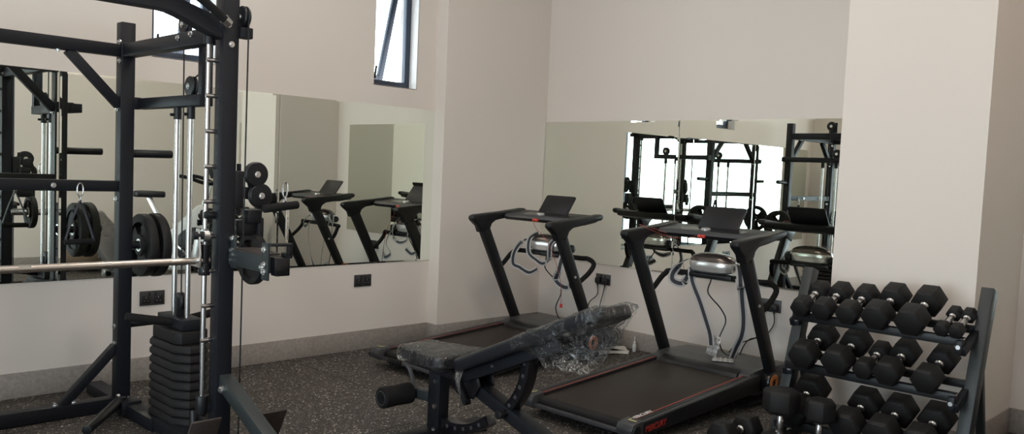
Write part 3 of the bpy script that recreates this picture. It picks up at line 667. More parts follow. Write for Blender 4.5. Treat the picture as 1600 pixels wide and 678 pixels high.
# ------------------------------------------------------------------ treadmills
# local frame: +x towards the right wall, y = 0 on the belt's centre line, z up
def make_treadmill(label):
    t = thing('treadmill', (0, 0, 0), label, 'treadmill', 'black folding treadmills facing the right wall')
    RX = -1.79                                           # rear end of the deck
    def dz(x): return .118 + (x - RX) / 1.15 * .070
    MB().prism([(RX + .02, dz(RX) - .012), (-.62, dz(-.62) - .012), (-.62, dz(-.62) - .05), (RX + .02, dz(RX) - .05)], -.30, .30, 'y', .002).build('running_belt', belt_m, t)
    for s in (-1, 1):
        y0, y1 = sorted((s * .30, s * .378))
        r = MB().prism([(RX, dz(RX)), (-.60, dz(-.60) + .004), (-.60, .095), (RX + .08, .050), (RX, .058)], y0, y1, 'y', .006).build('side_rail', plast_m, t)
        yy = sorted((s * .308, s * .316)); MB().prism([(RX + .02, dz(RX)), (-.63, dz(-.63) + .004), (-.63, dz(-.63) + .006), (RX + .02, dz(RX) + .002)], yy[0], yy[1], 'y').build('red_stripe', redline_m, r, label='thin red stripe')
        for q0, q1 in ((.332, .336), (.352, .366)):
            yy = sorted((s * q0, s * q1)); MB().prism([(RX + .02, dz(RX)), (-.63, dz(-.63) + .004), (-.63, dz(-.63) + .0055), (RX + .02, dz(RX) + .0015)], yy[0], yy[1], 'y').build('grey_stripe', cover_m, r)
        c = MB(); c.prism([(RX - .065, .065), (RX - .072, .095), (RX - .055, .126), (RX + .03, .134), (RX + .03, .055), (RX - .04, .050)], min(s * .285, s * .384), max(s * .285, s * .384), 'y', .008); c = c.build('end_cap', cover_m, t)
        MB().cyl((RX - .035, s * .386, .086), (RX - .035, s * .394, .086), .032, n=24, bev=.003).build('roller_end', plast_m, c)
        m = MB(); m.box((RX - .015, s * .345, .1325), (.010, .05, .0012), Matrix.Rotation(R(-5), 3, 'Y')); m.box((RX - .004, s * .322, .1335), (.03, .006, .0012), Matrix.Rotation(R(-5), 3, 'Y')); m.build('caution_label', yellow_m, c, False, label='pale yellow caution label')
        MB().cyl((RX + .10, s * .345, .0), (RX + .10, s * .345, .06), .022, n=16, bev=.003).build('foot', rubber_m, t)
        MB().prism([(-.62, .045), (-.36, .022), (-.28, .012), (-.27, .0), (-.38, .0), (-.70, .03)], s * .352 - .018, s * .352 + .018, 'y', .003).build('foot', rubber_m, t)
    MB().cyl((RX + .01, -.29, .085), (RX + .01, .29, .085), .030, n=20).build('rear_roller', rubber_m, t)
    MB().bx((RX - .050, -.29, .060), (RX - .020, .29, .080), .004).build('rear_bar', cover_m, t)
    MB().prism([(RX + .10, .050), (-.62, .11), (-.62, .07), (RX + .10, .03)], -.33, .33, 'y').build('underframe', steel_m, t)
    # motor cover
    cv = MB().prism([(-.70, .165), (-.675, .198), (-.62, .214), (-.50, .222), (-.26, .212), (-.17, .180), (-.15, .130), (-.16, .060), (-.62, .060), (-.70, .11)], -.352, .352, 'y', .012, 3).build('motor_cover', cover_m, t)
    MB().prism([(-.715, .165), (-.70, .194), (-.66, .210), (-.635, .215), (-.635, .165)], -.28, .28, 'y', .008).build('cover_lip', plast_m, cv)
    for s in (-1, 1):
        y0 = s * .380
        up = MB().bar((-.445, y0, .12), (-.868, y0, .91), .050, .066, (1, 0, .5), .008, .050, .082).build('upright', plast_m, t)
        k = MB(); k.prism([(-.56, .10), (-.54, .19), (-.47, .205), (-.40, .18), (-.37, .12), (-.39, .07), (-.50, .06)], y0 - .028, y0 + .028, 'y', .012); k.build('pivot', plast_m, up)
        wx = -.500; wh = MB(); wh.cyl((wx, s * .372, .140), (wx, s * .412, .140), .064, n=32, bev=.008); wh = wh.build('wheel', gloss_m, t)
        MB().lathe([(.024, .0), (.048, .0), (.052, .003), (.048, .006), (.024, .006), (.022, .003), (.024, 0)], (wx, s * .411, .140), (0, s, 0), 32).build('wheel_ring', orange_m, wh, label='orange ring')
        MB().cyl((-.725, y0 + s * .022, .62), (-.725, y0 + s * .032, .62), .009, n=12).build('bolt', bolt_m, up)
        MB().cyl((-.845, y0 + s * .024, .885), (-.845, y0 + s * .030, .885), .007, n=12).build('bolt', plast_m, up)
        # head and arm: a rounded knuckle running forward into the handle
        hd = MB(); hd.prism([(-.985, .952), (-1.003, .968), (-1.000, .992), (-.97, 1.003), (-.70, 1.026), (-.47, 1.052), (-.448, 1.046), (-.442, 1.028), (-.46, 1.010), (-.66, .975), (-.765, .960), (-.805, .935), (-.822, .895), (-.915, .868), (-.935, .915)], y0 - .030, y0 + .030, 'y', .011, 3)
        hd.build('handle_arm', plast_m, t)
    cs = MB(); cs.prism([(-.675, .968), (-.692, .990), (-.675, 1.014), (-.58, 1.024), (-.45, 1.040), (-.43, 1.028), (-.45, .990), (-.58, .970)], -.352, .352, 'y', .006); cs = cs.build('console', plast_m, t)
    MB().prism([(-.655, 1.0165), (-.545, 1.0285), (-.545, 1.0295), (-.655, 1.0175)], -.22, .22, 'y').build('display', gloss_m, cs, False)
    MB().prism([(-.694, .990), (-.688, 1.002), (-.676, 1.0145), (-.671, 1.015), (-.677, 1.002)], -.34, .34, 'y').build('trim_strip', cover_m, cs)
    # tablet rest leaning away from the runner
    tb = MB(); tb.prism([(y_ , z_ + .165) for y_, z_ in rounded(.165, .29, .29, .016, 4)], -.005, .005, 'x', .002); tb.bm.transform(Matrix.Translation((-.515, .02, 1.026)) @ Matrix.Rotation(R(36), 4, 'Y')); tb.build('tablet_rest', plast_m, cs)
    MB().lathe([(0, .012), (.024, .012), (.030, .006), (.030, -.004), (0, -.004)], (-.625, .035, 1.022), (-.1, 0, 1), 24).build('dial', silver_m, cs, label='silver dial')
    k = MB(); k.box((-.692, .02, .985), (.022, .050, .020), None, .005); k.box((-.705, .03, .983), (.012, .022, .012), None, .003); k = k.build('safety_key', red_m, cs, label='red safety key')
    # U-shaped bar between the uprights that carries the massager
    tu = MB(); tu.tube([(-.70, .372, .60), (-.65, .372, .635), (-.59, .34, .715), (-.56, .27, .735), (-.56, -.27, .735), (-.54, -.36, .735), (-.52, -.40, .70), (-.57, -.40, .64), (-.66, -.385, .575), (-.69, -.375, .56)], .017, 14, sub=6); tu = tu.build('support_bar', foam_m, t)
    MB().box((-.55, 0.01, .735), (.09, .30, .030), None, .006).build('massager_base', plast_m, tu)
    return t
def massager(t):
    m = MB(); n = 36; c = Vector((-.55, 0.015, .755)); bm = m.bm; rings = []
    prof = [(.72, 0), (.92, .012), (.98, .035), (1.0, .062), (.985, .066), (.975, .070)]
    for q, h in prof: rings.append([bm.verts.new(c + Vector((math.copysign(abs(math.cos(a)) ** .7, math.cos(a)) * .085 * q, math.copysign(abs(math.sin(a)) ** .8, math.sin(a)) * .155 * q, h))) for a in [2 * math.pi * i / n for i in range(n)]])
    for A, B in zip(rings, rings[1:]):
        for i in range(n): bm.faces.new((A[i], A[(i + 1) % n], B[(i + 1) % n], B[i]))
    bm.faces.new(rings[0][::-1]); bm.faces.new(rings[-1]); bmesh.ops.recalc_face_normals(bm, faces=bm.faces[:])
    body = m.build('massager', silver_m, t, label='silver belt massager')
    m = MB(); bm = m.bm; rings = []
    for k in range(9):
        a2 = (k / 8) * math.pi / 2
        rings.append([bm.verts.new(c + Vector((math.copysign(abs(math.cos(a)) ** .7, math.cos(a)) * .083 * max(.001, math.cos(a2)) ** .8, math.copysign(abs(math.sin(a)) ** .8, math.sin(a)) * .15 * max(.001, math.cos(a2)) ** .8, .070 + .055 * math.sin(a2)))) for a in [2 * math.pi * i / n for i in range(n)]])
    for A, B in zip(rings, rings[1:]):
        for i in range(n): bm.faces.new((A[i], A[(i + 1) % n], B[(i + 1) % n], B[i]))
    bm.faces.new(rings[0][::-1]); bm.faces.new(rings[-1]); bmesh.ops.recalc_face_normals(bm, faces=bm.faces[:])
    m.build('massager_lid', mat('bronze_grey_plastic', (0.13, 0.105, 0.095), 0.26, metal=0.6, speck=(8, 0.05)), body)
    g = MB()
    for k in range(3): g.lathe([(.012 - .004 * k, 0), (.0135 - .004 * k, .002), (.0145 - .004 * k, 0)], (-.585, -.07, .83), (-1, 0, .4), 20)
    g.build('badge_ring', chrome_m, body)
    for s in (-1, 1):
        MB().cyl((-.50, s * .145, .785), (-.50, s * .185, .785), .030, n=20, bev=.006).build('belt_hub', plast_m, body)
    MB().tube([(-.55, .02, .735), (-.56, .02, .70), (-.53, .05, .62), (-.45, .0, .52), (-.42, -.02, .44), (-.45, .0, .33), (-.42, -.02, .24), (-.40, -.1, .225)], .0045, 8, sub=6).build('lead', sock_k, body)
    return body
def strap(body, pts, name='massage_belt', w_=.042):
    m = MB().ribbon(pts, w_, .004); o = m.build(name, strap_g, body)
    # dark woven centre band on both faces
    m = MB().ribbon(pts, w_ * .5, .0052); m.build('dark_band', strap_k, o)
    return o
Y2, Y1, TX = -2.225, -.835, -.13
t2 = make_treadmill('black treadmill in front, nearest the dumbbell rack, belt toward the camera')
t1 = copy_tree(t2); t1['label'] = 'black treadmill at the back in the room corner, behind the weight bench'
t2.location = (TX, Y2, 0); t1.location = (TX, Y1, 0)
bd = massager(t2); b1 = massager(t1)
X_, V_, Z_ = (1, 0, 0), (.5, -.86, 0), (0, 0, 1)
strap(bd, [((-.55, .17, .83), X_), ((-.58, .22, .80), (.8, -.3, .5)), ((-.60, .27, .73), V_), ((-.60, .27, .68), V_), ((-.57, .22, .665), (.3, -.5, .8)), ((-.55, .19, .72), V_)], w_=.05)
strap(bd, [((-.56, .165, .775), V_), ((-.58, .14, .69), (.4, -.9, 0)), ((-.57, .085, .57), (.6, -.8, 0)), ((-.56, .045, .47), V_), ((-.55, .01, .37), (.6, -.8, 0)), ((-.545, .0, .30), V_)], w_=.042)
strap(bd, [((-.55, -.16, .82), X_), ((-.60, -.20, .78), (.8, -.4, .3)), ((-.62, -.22, .72), V_), ((-.60, -.21, .69), (.4, -.6, .6)), ((-.57, -.18, .74), V_)], w_=.045)
strap(bd, [((-.55, -.185, .79), V_), ((-.57, -.205, .65), V_), ((-.55, -.215, .50), V_), ((-.54, -.205, .40), (.6, -.8, 0)), ((-.53, -.165, .31), (.8, -.6, 0)), ((-.52, -.135, .24), (.9, -.3, 0))], w_=.045)
strap(b1, [((-.55, .17, .83), X_), ((-.60, .23, .81), (.7, -.4, .5)), ((-.65, .26, .73), V_), ((-.65, .27, .64), V_), ((-.63, .22, .615), (.3, -.4, .8)), ((-.62, .13, .585), (.2, -.2, 1)), ((-.62, .05, .62), (.2, -.4, .9))], w_=.04)
strap(b1, [((-.55, .12, .875), X_), ((-.645, .115, .84), V_), ((-.655, .11, .74), V_), ((-.63, .06, .69), (.5, -.6, .5)), ((-.64, -.02, .67), Z_), ((-.65, -.09, .71), (.4, -.6, .5)), ((-.65, -.10, .82), V_), ((-.55, -.11, .875), X_)], w_=.036)
strap(b1, [((-.55, -.18, .81), X_), ((-.62, -.19, .73), V_), ((-.65, -.19, .64), V_), ((-.63, -.15, .56), (.3, -.7, .5)), ((-.62, -.24, .52), (.2, -.4, .9)), ((-.60, -.30, .57), V_)], w_=.05)
def key_cord(t, pts, clip=None):
    k = [c for c in [g for q in t.children if q.name.startswith('console') for g in q.children] if c.name.startswith('safety_key')][0]
    MB().tube(pts, .0018, 6, sub=6).build('key_cord', redline_m, k, label='red cord')
    if clip: MB().box(clip, (.012, .02, .028), None, .004).build('key_clip', red_m, k)
key_cord(t1, [(-.705, .03, .98), (-.71, .00, .93), (-.69, -.08, .86), (-.68, -.16, .74), (-.66, -.22, .56), (-.66, -.235, .40)], (-.66, -.235, .392))
key_cord(t2, [(-.705, .05, .985), (-.71, .12, .965), (-.715, .20, .962), (-.74, .27, .975), (-.85, .36, 1.026), (-.80, .38, 1.026), (-.72, .32, 1.0), (-.70, .27, .985)])
for t in (t2, t1):
    M = Matrix.Translation((-1.655, -.3792, .086)) @ Matrix.Rotation(R(-3.4), 4, 'Y') @ Matrix.Rotation(R(90), 4, 'X')
    text_mesh('MERCURY', .044, redprint_m, 'side_lettering', t, M, .0008, .25, 0.90)
    M = Matrix.Translation((-1.665, -.302, .1275)) @ Matrix.Rotation(R(-3.4), 4, 'Y')
    text_mesh('MERCURY', .036, print_m, 'rail_lettering', t, M, .0006, 0, 1.05)
# foil accessory packs on the near treadmill's motor cover
def foil_pack(size, nx, ny, M, label):
    m = MB(); m.box((0, 0, 0), (size[0], size[1], .004), None, .0012)
    for i in range(nx):
        for j in range(ny):
            x = (i + .5) / nx * size[0] - size[0] / 2; y = (j + .5) / ny * size[1] - size[1] / 2; r = min(size[0] / nx, size[1] / ny) * .36
            m.lathe([(r, .002), (r * .9, .006), (r * .5, .009), (0, .010)], (x, y, 0), (0, 0, 1), 12)
    m.bm.transform(M.to_3x3().to_4x4()); o = m.build('accessory_pack', foil_m); o.location = M.translation
    tag(o, label, 'packet', 'foil packs on the treadmill')
foil_pack((.075, .125), 3, 4, Matrix.Translation((-.628, -2.215, .292)) @ Matrix.Rotation(R(8), 4, 'X') @ Matrix.Rotation(R(-78), 4, 'Y') @ Matrix.Rotation(R(90), 4, 'Z'), 'silver blister packet standing upright on the motor cover of the near treadmill')
foil_pack((.13, .085), 4, 3, Matrix.Translation((-.675, -2.315, .2235)) @ Matrix.Rotation(R(-62), 4, 'Z'), 'silver blister packet lying flat on the motor cover of the near treadmill')

# ------------------------------------------------------------------ weight bench (axis along -y, head towards the camera)
BX = -2.62
bn = thing('weight_bench', (BX, -1.9, 0), 'black adjustable weight bench with pads still in clear plastic film', 'bench')
BO = (BX, -1.9, 0)
def Bm(): return MB(BO)
Bm().bar((BX, -1.90, .05), (BX, -1.90, .385), .065, .085, (0, 1, 0), .004).build('post', steel_m, bn)
ff = Bm().bar((BX - .30, -1.885, .035), (BX + .28, -1.915, .035), .07, .055).build('front_foot', steel_m, bn)
for d in (-.30, .28): Bm().box((BX + d, -1.90 - d * .05, .03), (.03, .078, .06), None, .006).build('foot_cap', rubber_m, ff)
Bm().bar((BX, -2.02, .375), (BX, -3.03, .045), .07, .06).build('main_beam', steel_m, bn)
Bm().bar((BX - .28, -3.05, .032), (BX + .28, -3.05, .032), .06, .06).build('rear_foot', steel_m, bn)
Bm().bar((BX, -1.78, .375), (BX, -2.16, .355), .07, .065).build('seat_carrier', steel_m, bn)
hub = Bm(); 
for s in (-1, 1): hub.prism([(-2.02, .40), (-2.08, .42), (-2.21, .42), (-2.24, .34), (-2.20, .275), (-2.12, .265), (-2.05, .30)], BX + s * .045 - .006, BX + s * .045 + .006, 'x', .003)
hub = hub.build('hinge_plates', gloss_m, bn)
hl = Bm(); hl.bar((BX - .06, -2.08, .37), (BX - .065, -2.17, .255), .018, .03); hl.cyl((BX - .08, -2.17, .258), (BX - .045, -2.17, .258), .014, n=14); hl.build('seat_lever', plast_m, hub)
def pad(outline, th, M, name, parent, bev=.018, m=None):
    p = Bm(); p.prism(outline, -th / 2, th / 2, 'z', bev, 4); p.bm.transform(M); return p.build(name, m or vinyl_m, parent)
MS = Matrix.Translation((BX - .005, -1.71, .415)) @ Matrix.Rotation(R(-2), 4, 'X')
pad(rounded(.375, .225, .315, .05), .062, MS, 'seat_pad', bn)
Bm().bx((BX - .10, -2.05, .372), (BX + .10, -1.76, .384), .003).build('seat_plate', steel_m, bn)
# backrest: rises towards the camera
p0 = Vector((BX, -2.11, .415)); p1 = Vector((BX, -2.955, .79)); ang = math.atan2(p1.z - p0.z, abs(p1.y - p0.y)); PL = (p1 - p0).length
MP = Matrix.Translation(p0) @ Matrix.Rotation(-ang, 4, 'X')
back = pad(rounded(PL, .25, .27, .055), .062, MP, 'backrest_pad', bn)
fr = Bm()
for s in (-1, 1): fr.bar((s * .05, -.02, -.056), (s * .05, -PL + .28, -.056), .035, .048)
fr.bar((-.06, -.34, -.05), (.06, -.34, -.05), .04, .03); fr.bm.transform(MP); fr.build('backrest_frame', steel_m, bn)
# film on the two pads
def film(outline_fn, n_u, n_v, M, name, parent, amp, label):
    f = Bm(); bm = f.bm; rings = []
    for i in range(n_u + 1):
        ring = []
        for j in range(n_v):
            v = outline_fn(i / n_u, j / n_v); am = amp * (.35 + .65 * min(1, max(0, (i / n_u - .10) * 6))) if name == 'backrest_film' else amp; q = noise.noise_vector(v * 13) * am + noise.noise_vector(v * 31 + Vector((3, 1, 2))) * am * .5
            ring.append(bm.verts.new(v + q))
        rings.append(ring)
    for A, B in zip(rings, rings[1:]):
        for j in range(n_v): bm.faces.new((A[j], A[(j + 1) % n_v], B[(j + 1) % n_v], B[j]))
    bm.faces.new(rings[-1]); bmesh.ops.recalc_face_normals(bm, faces=bm.faces[:])
    f.bm.transform(M); return f.build(name, film_m, parent, label=label)
def sup(v, a, b, e=.35):
    t = 2 * math.pi * v; c, s = math.cos(t), math.sin(t)
    return math.copysign(abs(c) ** e, c) * a, math.copysign(abs(s) ** e, s) * b
def seat_film(u, v):
    e = max(0.0, 1 - abs(u - .5) * 2); k = min(1, (e + .02) * 7) ** .5; w_ = (.113 + .046 * u) * (.80 + .20 * k) + .007
    x, z = sup(v, w_, .040 * k + .003); return Vector((x, (.010 - u * .395), z - .004 * (1 - k)))
film(seat_film, 40, 56, MS, 'seat_film', bn, .005, 'crinkled clear plastic film')
def back_film(u, v):
    y = -PL * .44 - u * (PL * .56 + .03); k = min(1, (1.015 - u) * 9) ** .5 * min(1, (u + .02) * 9) ** .5
    x, z = sup(v, .139 * (.72 + .28 * k), .036 * k + .002)
    b = max(0.0, min(1.0, (u - .14) / .16)) * max(0.0, min(1, (1.03 - u) / .12))          # the bag hangs loose near the head only
    if z < 0 and b > 0:
        pr = max(0.0, min((u - .12) / .58, (1.0 - u) / .30)) ** .8
        d = b * (.012 + .135 * pr + .012 * math.sin(u * 37)) * (abs(z) / .036)
        z -= d; x = x * (1 - .30 * b) - .035 * b; y += d * .38
    return Vector((x, y, z))
film(back_film, 64, 80, MP, 'backrest_film', bn, .010, 'loose clear plastic bag')
tail = Bm(); tail.ribbon([((BX - .10, -2.16, .43), (0, 1, .2)), ((BX - .13, -2.18, .37), (.3, 1, 0)), ((BX - .125, -2.19, .31), (.6, 1, 0)), ((BX - .12, -2.20, .25), (1, .3, 0))], .05, .001); tail.build('film_tail', film_m, bn)
# slotted adjusting arcs
def arc(cy, cz, r, a0, a1, wd, parent):
    m = Bm(); n = 20; bm = m.bm
    pts = [(cy + math.cos(R(a0 + (a1 - a0) * k / n)) * (r + wd / 2), cz + math.sin(R(a0 + (a1 - a0) * k / n)) * (r + wd / 2)) for k in range(n + 1)]
    pts += [(cy + math.cos(R(a1 + (a0 - a1) * k / n)) * (r - wd / 2), cz + math.sin(R(a1 + (a0 - a1) * k / n)) * (r - wd / 2)) for k in range(n + 1)]
    m.prism(pts, BX - .032, BX + .032, 'x', .002); o = m.build('adjusting_arc', gloss_m, parent)
    for k in range(5):
        a = R(a0 + (a1 - a0) * (k + .8) / 5.6); c = Vector((BX - .0335, cy + math.cos(a) * r, cz + math.sin(a) * r))
        Bm().box(c, (.003, .016, .016), Matrix.Rotation(a, 3, 'X'), .001).build('arc_slot', cover_m, o, False)
arc(-2.20, .50, .30, 172, 232, .046, bn)
arc(-2.02, .50, .40, 232, 278, .046, bn)
kn = Bm(); kn.cyl((BX - .085, -2.40, .255), (BX - .045, -2.40, .255), .020, n=20, bev=.004); kn = kn.build('pop_pin', plast_m, bn); Bm().cyl((BX - .05, -2.40, .255), (BX - .03, -2.40, .255), .010, n=12).build('pin_shank', bolt_m, kn)
# leg roller and side handle
Bm().bar((BX, -1.86, .205), (BX, -1.72, .20), .05, .05).build('roller_arm', graph_m, bn)
rb = Bm().cyl((BX - .215, -1.72, .20), (BX + .03, -1.72, .20), .014, n=16).build('roller_bar', steel_m, bn)
ro = Bm(); ro.lathe([(.012, -.09), (.045, -.09), (.052, -.084), (.053, -.06), (.050, .0), (.053, .06), (.052, .084), (.045, .09), (.012, .09)], (BX - .122, -1.72, .20), (1, 0, 0), 32); ro = ro.build('foam_roller', foam_m, bn)
Bm().tube([(BX - .212, -1.72 + math.cos(a) * .034, .20 + math.sin(a) * .034) for a in [2 * math.pi * k / 24 for k in range(24)]], .002, 6, closed=True).build('roller_seam', cover_m, ro)
hh = Bm(); hh.tube([(BX - .005, -1.60, .318), (BX + .02, -1.615, .312), (BX + .03, -1.64, .28), (BX + .02, -1.68, .22), (BX + .01, -1.72, .20)], .011, 12, sub=6); hh = hh.build('side_handle', cover_m, bn)
Bm().cyl((BX - .075, -1.585, .345), (BX - .005, -1.60, .318), .015, n=16, bev=.003).build('handle_grip', foam_m, hh)
for y, z in ((-1.915, .30), (-1.915, .175)):
    Bm().cyl((BX - .042, y, z), (BX - .031, y, z), .011, n=10).build('bolt', bolt_m, bn)
Bm().cyl((BX - .05, -1.93, .064), (BX - .05, -1.93, .074), .011, n=10).build('bolt', bolt_m, bn)
Bm().cyl((BX - .105, -2.37, .47), (BX - .095, -2.37, .47), .006, n=10).build('bolt', bolt_m, bn)

# ------------------------------------------------------------------ dumbbell rack
rk = thing('dumbbell_rack', (-1.08, -3.365, 0), 'dark grey three-tier dumbbell rack in front of the square column', 'rack')
RO = (-1.08, -3.365, 0)
def K(): return MB(RO)
RL, RR = -2.968, -3.835
def ux(z): return -1.205 + z * .30
TIERS = [(.762, -1.10, .34), (.513, -1.145, .31), (.246, -1.20, .31)]       # height of the dumbbell axis, x centre, tilt
for y in (RL, RR):
    K().bar((ux(.0), y, .03), (ux(.88), y, .88), .055, .075, (1, 0, 0), .004).build('upright', graph_m, rk)
    K().bar((-1.30, y, .022), (-.84, y, .022), .055, .044).build('foot', graph_m, rk)
    K().bar((-.86, y, .04), (ux(.56) + .02, y, .56), .035, .035, (1, 0, 0)).build('back_stay', graph_m, rk)
for zc, xc, sl in TIERS:
    dn = (.092 if zc < .3 else .072)
    for d in (-.062, .062):
        z = zc + d * sl - dn; x = xc + d
        m = K(); m.bar((x, RL - .027, z), (x, RR + .027, z), .040, .005); m.bar((x + (-.02 if d < 0 else .02), RL - .027, z - .018), (x + (-.02 if d < 0 else .02), RR + .027, z - .018), .005, .040); m.build('shelf_rail', plast_m, rk)
    for y, s in ((RL, -1), (RR, 1)):
        xb, yb_ = (xc - .09, y + s * .035) if s > 0 else (xc - .045, y - .045)
        b = K(); b.box((xb, yb_, zc - .10 - .03), (.055, .03, .06), None, .003); b.bar((xb - .02, y + s * .02, zc - .11 - .04), (xc + .11, y + s * .02, zc - .04 - dn + .04), .03, .04); b.build('shelf_bracket', steel_m, rk)
        K().cyl((xb - .032, yb_, zc - .13), (xb - .024, yb_, zc - .13), .010, n=10).build('bolt', bolt_m, rk)

# dumbbells: hexagonal rubber heads on a chromed, swollen handle; axis along local x
def dumbbell(r, hl, label, group, loc, rot):
    t = thing('dumbbell', loc, label, 'dumbbell', group); t.rotation_euler = rot
    g = .052 if r > .045 else .056
    for s in (-1, 1):
        m = MB(); t2_ = bmesh.new(); lay = [(.84, g), (1.0, g + hl * .14), (1.0, g + hl * .86), (.86, g + hl)]
        rings = [[t2_.verts.new((s * h, q * r * math.sin(R(60 * k + 30)), q * r * math.cos(R(60 * k + 30)))) for k in range(6)] for q, h in lay]
        for A, B in zip(rings, rings[1:]):
            for i in range(6): t2_.faces.new((A[i], A[(i + 1) % 6], B[(i + 1) % 6], B[i]))
        t2_.faces.new(rings[0]); t2_.faces.new(rings[-1][::-1]); bmesh.ops.recalc_face_normals(t2_, faces=t2_.faces[:])
        bmesh.ops.bevel(t2_, geom=t2_.edges[:], offset=r * .03, segments=1, affect='EDGES')
        m._take(t2_); m.build('head', rubber_m, t)
    hr = .0125 if r < .05 else .0155
    m = MB().lathe([(hr * 1.35, -g - .004), (hr * 1.35, -g + .010), (hr * .95, -g + .016), (hr * 1.0, -g + .022), (hr * 1.18, -.02), (hr * 1.22, 0), (hr * 1.18, .02), (hr, g - .022), (hr * .95, g - .016), (hr * 1.35, g - .010), (hr * 1.35, g + .004)], (0, 0, 0), (1, 0, 0), 22)
    m.build('handle', chrome_m, t)
    return t
def on_tier(k, y, r, hl, label, dy=0):
    zc, xc, sl = TIERS[k]
    drop = (.072 if k < 2 else .092) - r * .866 - .004
    dumbbell(r, hl, label, ('dumbbells on the top tier', 'dumbbells on the middle tier', 'dumbbells on the bottom tier')[k], (xc, y, zc - drop + .004), (0, -math.atan(sl), 0))
Tp = [(-3.053, .053, .095), (-3.166, .057, .098), (-3.295, .059, .100), (-3.434, .071, .110), (-3.592, .074, .114), (-3.718, .036, .058), (-3.780, .036, .058)]
LB = ['leftmost black hex dumbbell on the top tier, beside the left upright', 'second black hex dumbbell from the left on the top tier', 'third black hex dumbbell from the left on the top tier', 'fourth black hex dumbbell from the left on the top tier, large', 'largest black hex dumbbell on the top tier, left of the two small ones', 'small hex dumbbell on the top tier, left of the pair', 'small hex dumbbell at the right end of the top tier by the upright']
for (y, r, hl), l in zip(Tp, LB): on_tier(0, y, r, hl, l)
Md = [(-3.105, .073, .110), (-3.277, .075, .110), (-3.405, .052, .088), (-3.52, .067, .106), (-3.692, .067, .106)]
LB = ['leftmost black hex dumbbell on the middle tier', 'second black hex dumbbell from the left on the middle tier', 'smallest black hex dumbbell on the middle tier, in its centre', 'fourth black hex dumbbell from the left on the middle tier', 'black hex dumbbell alone at the right end of the middle tier']
for (y, r, hl), l in zip(Md, LB): on_tier(1, y, r, hl, l)
Bt = [(-3.088, .088, .116), (-3.367, .080, .114), (-3.53, .081, .114), (-3.700, .081, .114)]
LB = ['leftmost black hex dumbbell on the bottom tier behind the standing dumbbells', 'second black hex dumbbell from the left on the bottom tier', 'third black hex dumbbell from the left on the bottom tier', 'black hex dumbbell at the right end of the bottom tier']
for (y, r, hl), l in zip(Bt, LB): on_tier(2, y, r, hl, l)
dumbbell(.090, .115, 'large hex dumbbell standing on end on the floor, left of the other standing one', 'dumbbells on the floor', (-1.475, -3.110, .168), (0, R(-90), R(20)))
dumbbell(.074, .105, 'smaller hex dumbbell standing on end on the floor, in front of the bottom tier', 'dumbbells on the floor', (-1.425, -3.283, .158), (0, R(-90), R(5)))
dumbbell(.075, .10, 'hex dumbbell lying on the floor between the near treadmill and the rack', 'dumbbells on the floor', (-1.46, -2.865, .065), (0, 0, R(-5)))

# ------------------------------------------------------------------ small things on the floor by the corner
def sheet(pts, z, label, curl):
    m = MB(); bm = m.bm; n = 10; top = []
    A, B, C, D = [Vector((x, y, z)) for x, y in pts]; g = []
    for i in range(n + 1):
        row = []
        for j in range(n + 1):
            u, v = i / n, j / n; p = A.lerp(B, u).lerp(D.lerp(C, u), v); p.z += curl * (.5 + .5 * math.sin(u * 5 + v * 3)) * u * (1 - v * .6)
            row.append(bm.verts.new(p))
        g.append(row)
    for i in range(n):
        for j in range(n): bm.faces.new((g[i][j], g[i + 1][j], g[i + 1][j + 1], g[i][j + 1]))
    r = bmesh.ops.extrude_face_region(bm, geom=bm.faces[:]); bmesh.ops.translate(bm, vec=(0, 0, .004), verts=[v for v in r['geom'] if isinstance(v, bmesh.types.BMVert)])
    bmesh.ops.recalc_face_normals(bm, faces=bm.faces[:]); o = m.build('paper_booklet', paper_m); tag(o, label, 'paper', 'papers in the corner')
sheet([(-.40, -1.13), (-.20, -1.245), (-.13, -1.20), (-.30, -1.03)], .003, 'white booklet lying on the floor in front of the other paper', .02)
sheet([(-.27, -.99), (-.10, -1.16), (-.04, -1.08), (-.16, -.92)], .003, 'white folded paper lying nearest the skirting', .025)
bt = thing('spray_bottle', (-.075, -1.205, 0), 'small pale plastic nozzle bottle standing by the skirting', 'bottle')
MB().lathe([(0, 0), (.013, 0), (.015, .004), (.015, .048), (.012, .056), (.007, .060), (0, .060)], (0, 0, 0), (0, 0, 1), 20).build('bottle_body', clearp_m, bt)
MB().lathe([(.010, .058), (.011, .062), (.011, .070), (.006, .076), (.0035, .082), (.0025, .118), (0, .119)], (0, 0, 0), (0, 0, 1), 16).build('nozzle', clearp_m, bt)

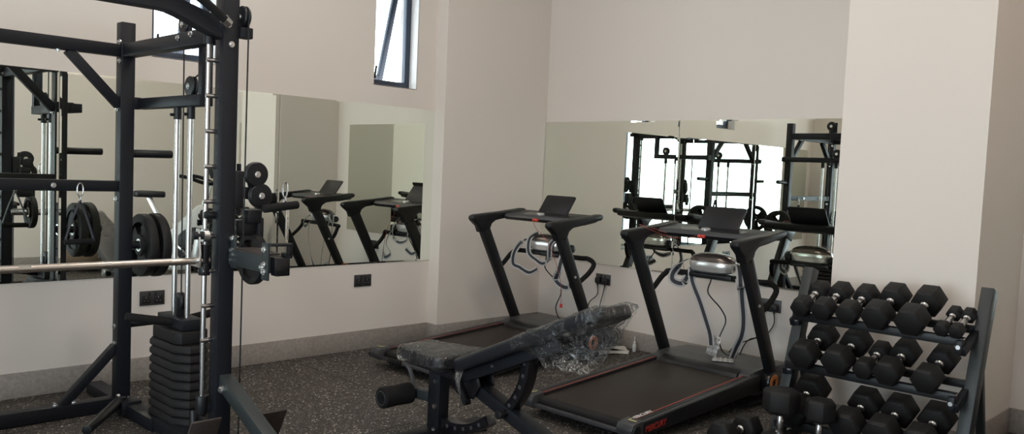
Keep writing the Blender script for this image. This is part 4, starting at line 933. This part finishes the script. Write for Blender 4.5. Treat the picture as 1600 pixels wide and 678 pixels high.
# ------------------------------------------------------------------ seen only in the mirrors: exercise bike and gym ball
bk = thing('exercise_bike', (-1.15, -4.4, 0), 'grey and black exercise bike standing right of the rack, seen in the mirror', 'exercise bike', None, R(42))
MB().bar((-.55, -.24, .03), (-.55, .24, .03), .06, .05).build('rear_foot', plast_m, bk); MB().bar((.50, -.24, .03), (.50, .24, .03), .06, .05).build('front_foot', plast_m, bk)
MB().bar((-.55, 0, .06), (.50, 0, .10), .07, .06).build('frame', silver_m, bk)
sh = MB(); sh.prism([(-.16, .16), (-.10, .48), (.08, .66), (.22, .80), (.30, .78), (.42, .52), (.46, .26), (.36, .12), (.0, .10)], -.075, .075, 'y', .02, 3); sh.build('shroud', whitep_m, bk)
for s in (-1, 1):
    MB().lathe([(0, .0), (.20, 0), (.215, .008), (.20, .014), (0, .012)], (.20, s * .076, .33), (0, s, 0), 36).build('flywheel_cover', plast_m, bk)
    c = MB(); c.bar((.02, s * .11, .33), (.02 + s * .12, s * .115, .33 - s * .10), .02, .03); c = c.build('crank', chrome_m, bk)
    MB().box((.02 + s * .12, s * .165, .33 - s * .10), (.09, .09, .025), None, .006).build('pedal', plast_m, c)
MB().bar((-.10, 0, .40), (-.34, 0, .86), .05, .05, (1, 0, 0)).build('seat_post', silver_m, bk)
MB().prism([(-.48, -.11), (-.42, -.13), (-.30, -.08), (-.16, -.02), (-.16, .02), (-.30, .08), (-.42, .13), (-.48, .11)], .86, .93, 'z', .02, 3).build('saddle', vinyl_m, bk)
MB().bar((.26, 0, .74), (.34, 0, 1.06), .05, .05, (1, 0, 0)).build('handle_post', silver_m, bk)
MB().tube([(.02, .20, 1.12), (.16, .21, 1.10), (.30, .16, 1.05), (.36, 0, 1.04), (.30, -.16, 1.05), (.16, -.21, 1.10), (.02, -.20, 1.12)], .020, 12, sub=5).build('handlebar', foam_m, bk)
MB().box((.36, 0, 1.16), (.05, .16, .12), Matrix.Rotation(R(-25), 3, 'Y'), .012).build('monitor', plast_m, bk)
bl = MB((-1.90, -5.05, .335)); bmesh.ops.create_uvsphere(bl.bm, u_segments=48, v_segments=32, radius=.33); bl.bm.transform(Matrix.Translation((-1.90, -5.05, .335)))
gb = bl.build('gym_ball', ball_m); tag(gb, 'shiny beige gym ball on the floor, seen in the left mirror', 'gym ball')
MB((0, 0, 0)).lathe([(.0, .329), (.02, .332), (.03, .3285)], (0, 0, 0), (.3, .5, .6), 20).build('ball_valve', whitep_m, gb)
